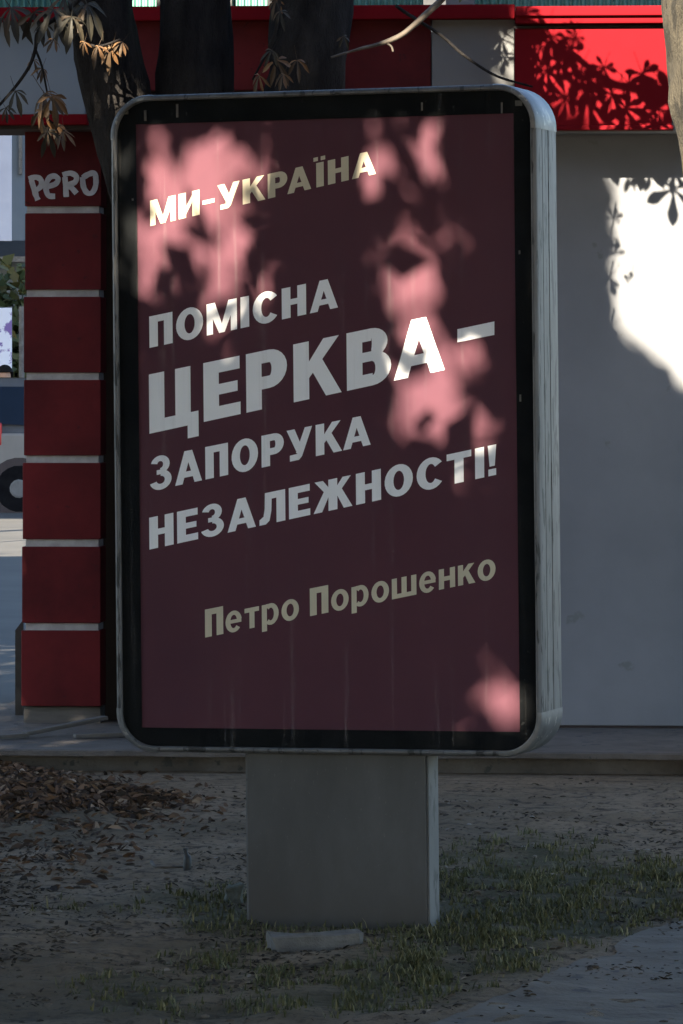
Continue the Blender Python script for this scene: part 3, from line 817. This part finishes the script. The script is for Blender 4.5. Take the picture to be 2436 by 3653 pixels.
def keep(L, jit, wall=None):
    """True where a leaf stays; crowns are cut open wherever a sun patch is set"""
    k = np.ones(len(L), bool)
    t, px, py = hit(L, box_p, box_n)
    x = px / kf; y = py / kf
    gap = np.zeros(len(L))
    for e in POST_LIT:
        q = np.sqrt(((x - e[0]) / max(e[2] + 4, 10)) ** 2 + ((y - e[1]) / max(e[3] + 4, 10)) ** 2)
        gap = np.maximum(gap, np.clip(1.35 - q, 0, 1))
    for e in POST_DARK:
        q = np.sqrt(((x - e[0]) / e[2]) ** 2 + ((y - e[1]) / e[3]) ** 2)
        gap *= np.clip(q - .45, 0.05, 1)
    # noise keeps stray leaves in the openings to mottle the sun patches
    for i in np.nonzero(gap > 0)[0]:
        w = 1.1 * mnoise.noise(Vector((x[i] / 40.0, y[i] / 40.0, 1.7))) + 0.7 * mnoise.noise(Vector((x[i] / 17.0, y[i] / 17.0, 8.3)))
        gap[i] *= min(1.0, max(0.05, 0.88 + 1.35 * w))
    dens = np.where(gap > 0, -np.log(np.clip(gap, 1e-3, 1)) / 7.0, 1.0)
    k &= ~((t > 0.3) & (jit > dens))
    for p, nr, poly in ((wall_p, kn, wall or WALL), (sign_p, kn, SIGN), (pan_p, kn, PANL), (Vector((0, Y2 - .1, 0)), NY, TRK)):
        t, px, py = hit(L, p, nr)
        k &= ~((t > 0.3) & inpoly(px, py, poly))
    t, px, py = hit(L, roof_p, kn)
    k &= ~((t > .3) & (py < 45) & (((px > 430) & (px < 590)) | ((px > 800) & (px < 990))))
    t, px, py = hit(L, Vector((0, 50, .05)), Vector((0, 0, 1)))
    k &= ~((t > .3) & (px > -400) & (px < 95) & (py > 1851) & (py < 1984))
    t, px, py = hit(L, Vector((0, YB, 0)), NY)
    for cx, cy, rx, ry in ((218, 90, 26, 55), (345, 165, 105, 45), (395, 205, 45, 45), (195, 150, 28, 26), (150, 400, 60, 32), (185, 440, 36, 30), (215, 470, 30, 22), (1460, 95, 130, 90), (1545, 20, 50, 50), (985, 20, 40, 40)):
        k &= ~((t > .3) & ell(px, py, cx, cy, rx, ry))
    return k
def crown(parent, cen, rad, n, size, mat, loc, masked=True, seed=1, name='crown', band=False):
    g_ = np.random.default_rng(seed)
    d = g_.normal(size=(n, 3)); d /= np.linalg.norm(d, axis=1)[:, None]
    r = g_.random(n) ** 0.42
    L = np.array(cen) + d * r[:, None] * np.array(rad)
    if not band:
        wob = np.array([mnoise.noise(Vector(q) * 0.9) for q in L])
        L = L[(r + 0.35 * wob) < 0.98]
    if band:     # small unseen leaves added to sharpen the sun patch edge on the wall
        t, px, py = hit(L, wall_p, kn)
        L = L[(t > .3) & inpoly(px, py, WALL_BAND) & ~inpoly(px, py, WALL_EDGE)]
    m = len(L)
    a = g_.normal(size=(m, 3)); a /= np.linalg.norm(a, axis=1)[:, None]
    b = np.cross(a, g_.normal(size=(m, 3))); b /= np.linalg.norm(b, axis=1)[:, None]
    s = size * g_.uniform(.6, 1.25, m)
    a *= s[:, None]; b *= (s * .6)[:, None]
    if masked:
        jit = g_.random(m)
        wl = WALL_EDGE if band else None
        ok = keep(L - a, jit, wl) & keep(L + a, jit, wl) & keep(L + b, jit, wl) & keep(L - b, jit, wl)
        L, a, b = L[ok], a[ok], b[ok]
        m = len(L)
    V = np.stack([L - a, L - a * .1 + b, L + a, L - a * .1 - b], 1).reshape(-1, 3) - np.array(loc)
    me = bpy.data.meshes.new(name)
    me.vertices.add(4 * m); me.vertices.foreach_set('co', V.ravel())
    me.loops.add(4 * m); me.loops.foreach_set('vertex_index', np.arange(4 * m, dtype=np.int32))
    me.polygons.add(m); me.polygons.foreach_set('loop_start', np.arange(0, 4 * m, 4, dtype=np.int32))
    me.materials.append(mat)
    me.update(calc_edges=True)
    o = bpy.data.objects.new(name, me); COL.objects.link(o); o.parent = parent
    return o
ST = [  # trunk x, y, crown centre, radii, leaves, leaf size, label
    (-3.4, 7.2, (-1.9, 8.2, 6.0), (3.8, 4.4, 2.3), 90000, .085, 'leafy street tree overhanging the ground left of the camera'),
    (-3.9, 13.4, (-2.4, 13.2, 8.0), (4.2, 4.6, 3.2), 80000, .095, 'tall leafy street tree left of the lightbox, out of the picture'),
    (-4.8, 0.5, (-3.4, 1.6, 6.9), (4.6, 4.6, 3.0), 60000, .105, 'leafy street tree behind the camera position'),
    (-7.6, 20.5, (-7.2, 21.0, 7.2), (4.4, 5.0, 3.2), 34000, .12, 'leafy street tree standing level with the kiosk, far left'),
    (-8.6, 29.5, (-8.4, 29.5, 7.4), (4.6, 5.4, 3.4), 34000, .12, 'leafy street tree beyond the kiosk, far left'),
    (-9.6, 38.5, (-7.4, 39.0, 7.9), (3.9, 5.8, 3.2), 36000, .14, 'second leafy tree added for shade beyond the kiosk, far left'),
    (-10.6, 49.0, (-8.6, 50.0, 8.0), (4.2, 6.2, 3.6), 36000, .14, 'leafy tree added for shade near the parked car, far left'),
    (-12.0, 61.0, (-9.9, 62.0, 8.6), (4.6, 6.6, 4.2), 36000, .15, 'leafy tree added for shade near the grey shop building, far left'),
    (-14.0, 73.0, (-11.0, 74.0, 9.5), (4.8, 6.6, 5.2), 36000, .16, 'big leafy tree added for shade in front of the grey shop building'),
    (-14.5, 84.0, (-11.6, 84.5, 10.5), (4.6, 5.6, 5.6), 36000, .16, 'tall leafy tree added for shade close to the grey shop building'),
    (-9.5, 6.0, (-9.3, 6.0, 6.4), (4.2, 4.8, 3.0), 26000, .13, 'leafy tree added for shade well left of the camera'),
    (-11.5, -4.0, (-11.0, -4.0, 6.4), (4.8, 4.8, 3.4), 26000, .13, 'leafy tree added for shade behind and left of the camera'),
    (-4.5, -8.5, (-4.0, -8.0, 6.6), (4.8, 4.8, 3.4), 26000, .13, 'leafy tree added for shade farther behind the camera'),
    (5.0, -3.0, (5.0, -3.0, 6.2), (4.6, 4.8, 3.0), 26000, .13, 'leafy tree added for shade behind and right of the camera'),
    (5.6, 6.5, (5.6, 6.5, 5.8), (4.0, 4.8, 2.8), 26000, .13, 'leafy tree added for shade to the right of the camera'),
    (6.6, 14.0, (6.8, 14.0, 5.6), (4.2, 4.0, 2.8), 26000, .13, 'leafy tree added for shade right of the kiosk front'),
]
for i, (tx, ty, c, rd, n, lsz, lab) in enumerate(ST):
    e = empty('shade_tree', (tx, ty, 0))
    tag(e, lab, 'tree', 'trees placed and shaped to shade the scene')
    cl = Vector(c) - e.location
    MB().tube(smooth_path([(0, 0, -.1), (.05, 0, 1.5), (cl.x * .25, cl.y * .25, 3.2), (cl.x * .7, cl.y * .7, c[2] - .4), (cl.x, cl.y, c[2] + rd[2] * .6)], 5), lerp_list([.28, .21, .18, .12, .03], 21), 10, .15, i).build('trunk', M['bark_shaded'], e, True)
    crown(e, c, rd, n, lsz, M['leaf_green'], (tx, ty, 0), True, 20 + i)
    if i < 2: crown(e, c, rd, 900000, .035, M['leaf_green'], (tx, ty, 0), True, 60 + i, 'foliage', True)

# ================================================================== GROUND COVER
def blades(name, spots, mat, label_kind, hmin, hmax, seed):
    r = random.Random(seed)
    mb = MB()
    for (x, y) in spots:
        z = ground_height(x, y) - .003
        h = hmin + (hmax - hmin) * r.random() ** 1.7 * (1.6 if r.random() < .06 else 1); a = r.uniform(0, 6.283); w = r.uniform(.0016, .0034)
        lean = r.uniform(.2, .9) * h
        dx, dy = math.cos(a), math.sin(a); sx, sy = -dy * w, dx * w
        mb.add([(x - sx, y - sy, z), (x + sx, y + sy, z), (x + sx * .8 + dx * lean * .35, y + sy * .8 + dy * lean * .35, z + h * .62),
                (x - sx * .8 + dx * lean * .35, y - sy * .8 + dy * lean * .35, z + h * .62), (x + dx * lean, y + dy * lean, z + h)],
               [(0, 1, 2, 3), (3, 2, 4)])
    o = mb.build(name, mat)
    tag(o, kind='stuff')
    return o
spots = []
r = random.Random(77)
while len(spots) < 17000:
    px = r.uniform(-60, 2500); py = r.uniform(2960, 3680)
    p = on_ground(px, py)
    if r.random() < (grass_density(px, py) * max(0.0, 0.5 + 1.1 * mnoise.noise(Vector((p.x * 7, p.y * 4, 2))))) ** 1.3:
        for _ in range(r.randint(3, 14)):
            spots.append((p.x + r.gauss(0, .016), p.y + r.gauss(0, .02)))
for _ in range(420):      # weeds along the pedestal foot
    px = r.uniform(850, 1600); p = on_ground(px, 3300 + (px - 1200) * .03 + r.uniform(-6, 30))
    spots.append((p.x, p.y))
g_o = blades('grass', spots, M['grass'], 'grass', .007, .034, 3)
tag(g_o, 'short sparse grass growing in the trodden soil round the pedestal', 'grass')

def flakes(name, pts, mat, smin, smax, seed, lift=.0, tilt=.5, curl=.3):
    r = random.Random(seed); mb = MB()
    for (x, y, z) in pts:
        s = r.uniform(smin, smax); a = r.uniform(0, 6.283)
        nrm = Vector((r.uniform(-tilt, tilt), r.uniform(-tilt, tilt), 1)).normalized()
        u = Vector((math.cos(a), math.sin(a), 0)); u = (u - nrm * u.dot(nrm)).normalized(); w = nrm.cross(u)
        c = Vector((x, y, z + lift))
        wd = s * r.uniform(.22, .5)
        mb.add([c - u * s, c - u * s * .2 + w * wd + nrm * curl * wd, c + u * s * .5 + w * wd * .7 + nrm * curl * wd, c + u * s, c + u * s * .5 - w * wd * .7 + nrm * curl * wd, c - u * s * .2 - w * wd + nrm * curl * wd, c],
               [(0, 6, 1), (1, 6, 2), (2, 6, 3), (3, 6, 4), (4, 6, 5), (5, 6, 0)])
    return mb.build(name, mat)
pts = []
r = random.Random(31)
while len(pts) < 5200:
    px = r.uniform(-120, 980); py = r.uniform(2640, 3180)
    d = 0
    for cx, cy, rx, ry, w in ((40, 2850, 300, 125, 1), (300, 2875, 300, 75, 1), (540, 2865, 150, 42, .7), (80, 2700, 220, 60, .7), (-40, 2780, 200, 130, 1), (300, 2880, 560, 150, .10), (150, 3020, 400, 160, .05)):
        d = max(d, w * max(0, 1 - ((px - cx) / rx) ** 2 - ((py - cy) / ry) ** 2))
    p = on_ground(px, py)
    if r.random() < d ** .9 * (0.75 + .8 * mnoise.noise(Vector((p.x * 6, p.y * 4, 1)))):
        h = ground_height(p.x, p.y)
        pts.append((p.x, p.y, h + r.uniform(0, .05) * d))
lo = flakes('leaf_litter', pts, M['litter'], .010, .034, 4, .003, 1.1, .6)
tag(lo, 'drift of brown dry leaves on the soil at the left below the pillar', 'leaves', kind='stuff')
pts = []
while len(pts) < 5200:
    px = r.uniform(-60, 2500); py = r.triangular(2710, 3690, 3200)
    p = on_ground(px, py)
    if mnoise.noise(Vector((p.x * 2.2, p.y * 1.6, 5))) + .6 * mnoise.noise(Vector((p.x * 9, p.y * 5, 2))) + r.uniform(-.3, .3) < .12: continue
    pts.append((p.x, p.y, ground_height(p.x, p.y)))
so = flakes('ground_scraps', pts, M['debris'], .003, .017, 6, .002, .6, .5)
tag(so, 'small dark leaf scraps, twigs and pebbles strewn over the soil', 'debris', kind='stuff')

def lumps(name, n, smin, smax, mat, seed, label, cat):
    r = random.Random(seed); mb = MB()
    ico = bmesh.new(); bmesh.ops.create_icosphere(ico, subdivisions=1, radius=1); ico.verts.index_update()
    iv = [q.co.copy() for q in ico.verts]; fi = [tuple(w.index for w in f.verts) for f in ico.faces]; ico.free()
    k = 0
    while k < n:
        px = r.uniform(-60, 2500); py = r.triangular(2700, 3690, 3100)
        p = on_ground(px, py)
        if p.y > 19.1 or r.random() > .35 + .9 * mnoise.noise(Vector((p.x * 4, p.y * 3, 12))): continue
        k += 1
        s_ = smin + (smax - smin) * r.random() ** 4
        sc = Vector((s_ * r.uniform(.8, 1.6), s_ * r.uniform(.7, 1.3), s_ * r.uniform(.4, .8)))
        z = ground_height(p.x, p.y)
        mb.add([Vector((p.x + q.x * sc.x * (1 + .3 * r.uniform(-1, 1)), p.y + q.y * sc.y, z + q.z * sc.z + sc.z * .2)) for q in iv], fi)
    o = mb.build(name, mat)
    return tag(o, label, cat, kind='stuff')
clod = leaf_mat('earth_clod', [(0.0, (0.04, 0.031, 0.023)), (0.6, (0.10, 0.077, 0.055)), (0.97, (0.17, 0.135, 0.10)), (1.0, (0.28, 0.25, 0.21))], 0.95)
lumps('soil_clods', 6500, .0018, .0105, clod, 41, 'crumbly clods and pebbles scattered on the bare brown soil', 'soil')
# stones and small things on the ground
def rock(name, px, py, w, d, h, mat, seed, label, cat, rotz=0.0):
    p = on_ground(px, py)
    bm = bmesh.new()
    bmesh.ops.create_cube(bm, size=1)
    bmesh.ops.bevel(bm, geom=list(bm.edges), offset=.07, segments=1, affect='EDGES')
    bmesh.ops.subdivide_edges(bm, edges=bm.edges[:], cuts=2, use_grid_fill=True)
    for q in bm.verts:
        q.co = Vector((q.co.x * w, q.co.y * d, (q.co.z + .5) * h))
        nn = mnoise.noise_vector(q.co * 22 + Vector((seed, 0, 0)))
        q.co += Vector(nn) * min(w, d, h) * .30
    bm.verts.index_update()
    o = obj(name, [q.co[:] for q in bm.verts], [tuple(x.index for x in f.verts) for f in bm.faces], mat)
    bm.free()
    o.location = (p.x, p.y, ground_height(p.x, p.y) - h * .2)
    o.rotation_euler = (0, 0, rotz)
    return tag(o, label, cat)
rock('concrete_slab', 1125, 3372, .275, .10, .05, M['stone'], 3, 'flat pale broken concrete slab at the foot of the pedestal', 'slab', R(14))
rock('stone', 835, 3215, .06, .07, .075, M['mossy'], 9, 'small pale mossy stone left of the pedestal foot', 'stone')
rock('stone', 370, 2655, .16, .1, .06, M['mossy'], 14, 'dark lump of stone under the leaning plank by the pillar', 'stone')
p = on_ground(668, 3108)
bt = empty('bottle', (p.x, p.y, ground_height(p.x, p.y)))
tag(bt, 'small black upright bottle stub on the bare soil left of the pedestal', 'bottle')
MB().tube([(0, 0, -.005), (0, 0, .004), (.001, 0, .035), (.0, 0, .044), (-.004, 0, .052), (-.006, 0, .066)], [.013, .0145, .0145, .013, .008, .0075], 10).build('body', M['darkmetal'], bt, True, 50)
MB().tube([(-.006, 0, .0662), (-.0065, 0, .075)], [.009, .009], 10).build('cap', M['darkmetal'], bt, True, 50)
stk = MB()
P = smooth_path([on_ground(x, y, .012) for x, y in ((540, 3076), (556, 3092), (600, 3094), (655, 3092))], 4)
stk.tube(P, lerp_list([.007, .005, .004], len(P)), 6, .2)
tag(stk.build('stick', M['twig'], None, True), 'short bent twig lying beside the black bottle stub', 'stick')
# planks by the pillar
def plank(pts, r_, label, z0, z1):
    a = on_ground(*pts[0], z0); b = on_ground(*pts[1], z1)
    d = b - a; L = d.length
    o = MB().box(0, -.022, -.009, L, .022, .009, .003).build('plank', M['plank'])
    o.location = a
    o.rotation_euler = d.to_track_quat('X', 'Z').to_euler()
    return tag(o, label, 'plank')
plank(((85, 2618), (375, 2560)), 0, 'pale thin plank leaning up towards the pillar foot', .12, .17)
plank(((-140, 2636), (95, 2622)), 0, 'pale plank lying flat at the left edge below the pillar', .115, .115)
plank(((265, 2625), (470, 2618)), 0, 'weathered plank on the apron in front of the dark recess', .115, .115)
# black post beside the pillar
pp = on_ground(69, 2580, .06)
po = MB()
w = .019
po.add([(-w, -w, 0), (w, -w, 0), (w, w, 0), (-w, w, 0), (-w, -w, .455), (w, -w, .505), (w, w, .505), (-w, w, .455)], [(0,3,2,1),(4,5,6,7),(0,1,5,4),(1,2,6,5),(2,3,7,6),(3,0,4,7)])
o = po.build('post', M['darkmetal']); o.location = (pp.x, pp.y, .05)
tag(o, 'short black metal post with slanted top against the red pillar', 'post')

# ================================================================== STREET BEHIND, SEEN LEFT OF THE PILLAR
car = empty('parked_car', (-3.0, 58.6, .05))
tag(car, 'silver blue parked car partly hidden by the red pillar', 'car')
paint = simple('silver_blue_paint', (0.075, 0.09, 0.115), (0.085, 0.10, 0.125), 2, .25, .3, 0)
cglass = simple('car_glass', (0.012, 0.02, 0.035), (0.014, 0.022, 0.04), 2, .08, 0, 0)
side = [(-1.80, .32), (-1.86, .55), (-1.87, 1.05), (-1.82, 1.40), (-1.70, 1.64), (-1.45, 1.74), (.3, 1.72), (.75, 1.58), (1.25, 1.12), (2.05, .98), (2.25, .78), (2.28, .38), (2.2, .25), (-1.7, .25)]
v = []; f = []
for yy, ins in ((-.82, .10), (-.86, 0), (.86, 0), (.82, .10)):
    for x, z in side:
        v.append((x * (1 - ins * .02), yy * (1.0 - .16 * max(0, z - .95)), z))
n = len(side)
for i in range(3):
    for k in range(n): f.append((i*n+k, i*n+(k+1) % n, (i+1)*n+(k+1) % n, (i+1)*n+k))
f += [tuple(range(n-1, -1, -1)), tuple(3*n+k for k in range(n))]
obj('body', v, f, paint, car, True, 30)
def sidewin(pts):
    v = [(x, -.862 * (1.0 - .16 * max(0, z - .95)) - .006, z) for x, z in pts]
    obj('window', v, [tuple(range(len(pts)))], cglass, car)
sidewin([(-1.66, 1.16), (-.75, 1.10), (-.75, 1.62), (-1.50, 1.62), (-1.62, 1.52)])
sidewin([(-.68, 1.10), (.10, 1.10), (.10, 1.62), (-.68, 1.61)])
sidewin([(.17, 1.10), (1.05, 1.10), (.68, 1.54), (.17, 1.61)])
tyre = simple('tyre_rubber', (.004, .004, .005), (.009, .009, .010), 9, .9, spec=.05)
for x in (-1.14, 1.45):
    for sgn in (-1, 1):
        w_ = MB().tube([(x, sgn * .66, .31), (x, sgn * .70, .31), (x, sgn * .86, .31), (x, sgn * .885, .31)], [.28, .32, .32, .29], 20).build('wheel', tyre, car, True, 40)
        MB().tube([(x, sgn * .888, .31), (x, sgn * .895, .31)], [.12, .10], 14).build('rim', M['pedside'], w_)
MB().box(-1.80, -.885, .86, -1.36, -.62, 1.16, .03).build('tail_light', simple('red_lens', (.35, .01, .015), (.4, .012, .02), 3, .2, 0, 0), car)
MB().box(-1.89, -.874, .60, -.30, -.80, 1.02, .03).build('fender', simple('sunlit_fender', (.15, .145, .135), (.18, .17, .155), 3, .5, 0, 0), car)  # fender paler than the body, sunlight put into its colour
MB().tube([(-1.14, -.82, .31), (-1.14, -.878, .31)], .40, 24).build('wheel_arch', M['dark'], car)
MB().box(-1.95, -.84, .34, -1.78, .84, .62, .05).build('bumper', simple('pale_bumper', (.17, .16, .145), (.20, .19, .17), 3, .6, 0, 0), car)
MB().box(-1.80, -.80, .10, 2.15, .80, .29, .03).build('underbody', M['darkmetal'], car)

# person standing behind the car
per = empty('person', (-4.56, 60.9, .05))
tag(per, 'person with dark hair in a grey jacket standing behind the silver blue car', 'person')
sk = [((0, 0, .95), .15), ((0, .01, 1.2), .15), ((0, .01, 1.45), .17), ((0, 0, 1.56), .07), ((0, -.01, 1.64), .075), ((0, -.02, 1.76), .10), ((0, -.01, 1.86), .07),
      ((.2, .01, 1.46), .07), ((.26, 0, 1.18), .055), ((.24, -.1, .95), .045), ((.23, -.13, .86), .04), ((-.2, .01, 1.46), .07), ((-.26, 0, 1.18), .055), ((-.24, -.1, .95), .045), ((-.23, -.13, .86), .04),
      ((.1, 0, .86), .10), ((.11, -.01, .48), .075), ((.11, .02, .1), .055), ((.12, -.12, .05), .05), ((-.1, 0, .86), .10), ((-.11, -.01, .48), .075), ((-.11, .02, .1), .055), ((-.12, -.12, .05), .05)]
ed = [(0,1),(1,2),(2,3),(3,4),(4,5),(5,6),(2,7),(7,8),(8,9),(9,10),(2,11),(11,12),(12,13),(13,14),(0,15),(15,16),(16,17),(17,18),(0,19),(19,20),(20,21),(21,22)]
me = bpy.data.meshes.new('body')
me.from_pydata([a for a, b in sk], ed, [])
for nm, c in (('skin', (.35, .2, .13)), ('grey_jacket', (.16, .165, .17)), ('dark_trousers', (.03, .032, .04))):
    me.materials.append(simple(nm, c, tuple(q * 1.1 for q in c), 8, .8))
bo = bpy.data.objects.new('body', me); COL.objects.link(bo); bo.parent = per
sm = bo.modifiers.new('skin', 'SKIN')
for q, (a, b) in zip(me.skin_vertices[0].data, sk): q.radius = (b, b)
me.skin_vertices[0].data[0].use_root = True
ss = bo.modifiers.new('sub', 'SUBSURF'); ss.levels = ss.render_levels = 2
dg = bpy.context.evaluated_depsgraph_get()
dg.update()
nm_ = bpy.data.meshes.new_from_object(bo.evaluated_get(dg))
bo.modifiers.clear(); bo.data = nm_
for p_ in nm_.polygons:
    z = p_.center.z
    p_.material_index = 0 if z > 1.6 or (z < .9 and abs(p_.center.x) > .18 and z > .8) else (1 if z > .88 else 2)
    p_.use_smooth = True
bm = bmesh.new(); bmesh.ops.create_uvsphere(bm, u_segments=14, v_segments=10, radius=.118)
M['hair'] = simple('dark_hair', (.006, .005, .005), (.012, .010, .009), 30, .95, spec=.1)
for q in bm.verts: q.co = Vector((q.co.x * 1.0, q.co.y * 1.08 + .015, max(q.co.z, -.075 if q.co.y > 0 else .02) * 1.1 + 1.79))
bm.verts.index_update()
obj('hair', [q.co[:] for q in bm.verts], [tuple(x.index for x in f.verts) for f in bm.faces], M['hair'], per, True); bm.free()

# white banner, display board, post, shrub and the building across the street
bp = at(-8, 860, 46); 
bn = empty('banner', (bp.x, 46, .05))
tag(bn, 'white hanging banner at the left edge above the street', 'banner')
hh = at(0, 458, 46).z - .05; lo_ = bp.z - .05
MB().box(-.30, -.015, lo_, .142, .015, hh, .008).build('cloth', simple('white_banner_cloth', (.50, .50, .56), (.58, .58, .63), 3, .8), bn)
MB().tube([(-.34, 0, 0), (-.34, 0, hh + .2)], .03, 8).build('pole', M['darkmetal'], bn)
bd = at(0, 1345, 66)
board = empty('display_board', (bd.x - .1, 66, .05))
tag(board, 'white display board with purple picture behind the parked car', 'sign')
bw, bz0, bz1 = .272, at(0, 1360, 66).z - .05, at(0, 1098, 66).z - .05
MB().box(-1.0, -.02, bz0, bw, .02, bz1, .006).build('panel', simple('board_print', (.62, .64, .72), (.66, .68, .76), 2, .6, spots=(.16, .10, .30), spot_scale=5, spot_at=.52), board)
MB().tube([(-.9, .04, 0), (-.9, .04, bz1)], .03, 8).build('leg', M['darkmetal'], board)
MB().tube([(bw - .03, .06, 0), (bw - .03, .06, bz1 + .02)], .03, 8).build('leg', M['darkmetal'], board)
lp = at(77, 1380, 68)
o = MB().tube([(0, 0, 0), (0, 0, at(0, 1105, 68).z)], .042, 8).build('post', M['stone']); o.location = (lp.x, 68, .05)
tag(o, 'slim pale post just left of the red pillar across the street', 'post')
sh = at(20, 1000, 74)
shrub = empty('shrub', (sh.x, 75, .05))
tag(shrub, 'dark green clipped shrub in front of the grey building across the street', 'shrub')
MB().tube([(0, 0, 0), (.05, 0, 1.2), (0, 0, 2.4)], [.09, .07, .03], 7).build('stem', M['bark_shaded'], shrub)
crown(shrub, (sh.x, 75, 2.1), (2.4, 1.6, 1.75), 5200, .13, M['leaf_green'], (sh.x, 75, .05), False, 91, 'foliage')
bl = empty('shop_building', (-9, 92, 0))
tag(bl, 'blue grey shop building across the street with pale awning', 'building')
MB().box(-14, 0, 0, 16, 8, 12).build('wall', simple('blue_grey_wall', (.10, .125, .15), (.13, .155, .18), .6, .8), bl)
axx = at(74, 500, 92).x + 9
MB().box(axx - .035, -.12, at(0, 622, 92).z, axx + .035, -.01, 9.0).build('pilaster', M['stone'], bl)
MB().add([(-14, -1.4, at(0, 932, 90.6).z), (16, -1.4, at(0, 932, 90.6).z), (16, -.01, at(0, 858, 92).z), (-14, -.01, at(0, 858, 92).z)], [(0, 1, 2, 3)]).build('awning', M['darkmetal'], bl)
MB().box(-14, -1.46, at(0, 934, 90.6).z, 16, -1.405, at(0, 915, 90.6).z).build('awning_valance', M['stone'], bl)
for i in range(8):
    x = -12.5 + i * 3.3
    for z in (6.0, 9.2):
        w_ = MB().box(x, -.03, z, x + 1.5, -.003, z + 1.7).build('window', M['darkmetal'], bl)
for i in range(6):
    x = -12.5 + i * 4.6
    MB().box(x, -.03, .5, x + 3.2, -.003, 3.2).build('window', cglass, bl)

# unseen block added behind and left of the camera to darken the glass reflection
ab = empty('reflection_blocker', (-24, -22, 0), (0, 0, R(-34)))
tag(ab, 'grey block added behind the camera to darken the glass reflection', 'building')
MB().box(-16, -6, 0, 16, 6, 14).build('wall', simple('grey_brick_wall', (.12, .11, .10), (.17, .155, .14), 1, .85), ab)
wm = bpy.data.meshes.new('window')
tmp = MB().box(-.7, 0, 0, .7, .03, 1.5)
wm.from_pydata(tmp.v, [], tmp.f); wm.materials.append(cglass)
for i in range(11):
    for k in range(4):
        o = bpy.data.objects.new('window', wm); COL.objects.link(o); o.parent = ab
        o.location = (-14 + i * 2.8, 6.003, 1.2 + k * 3.3)
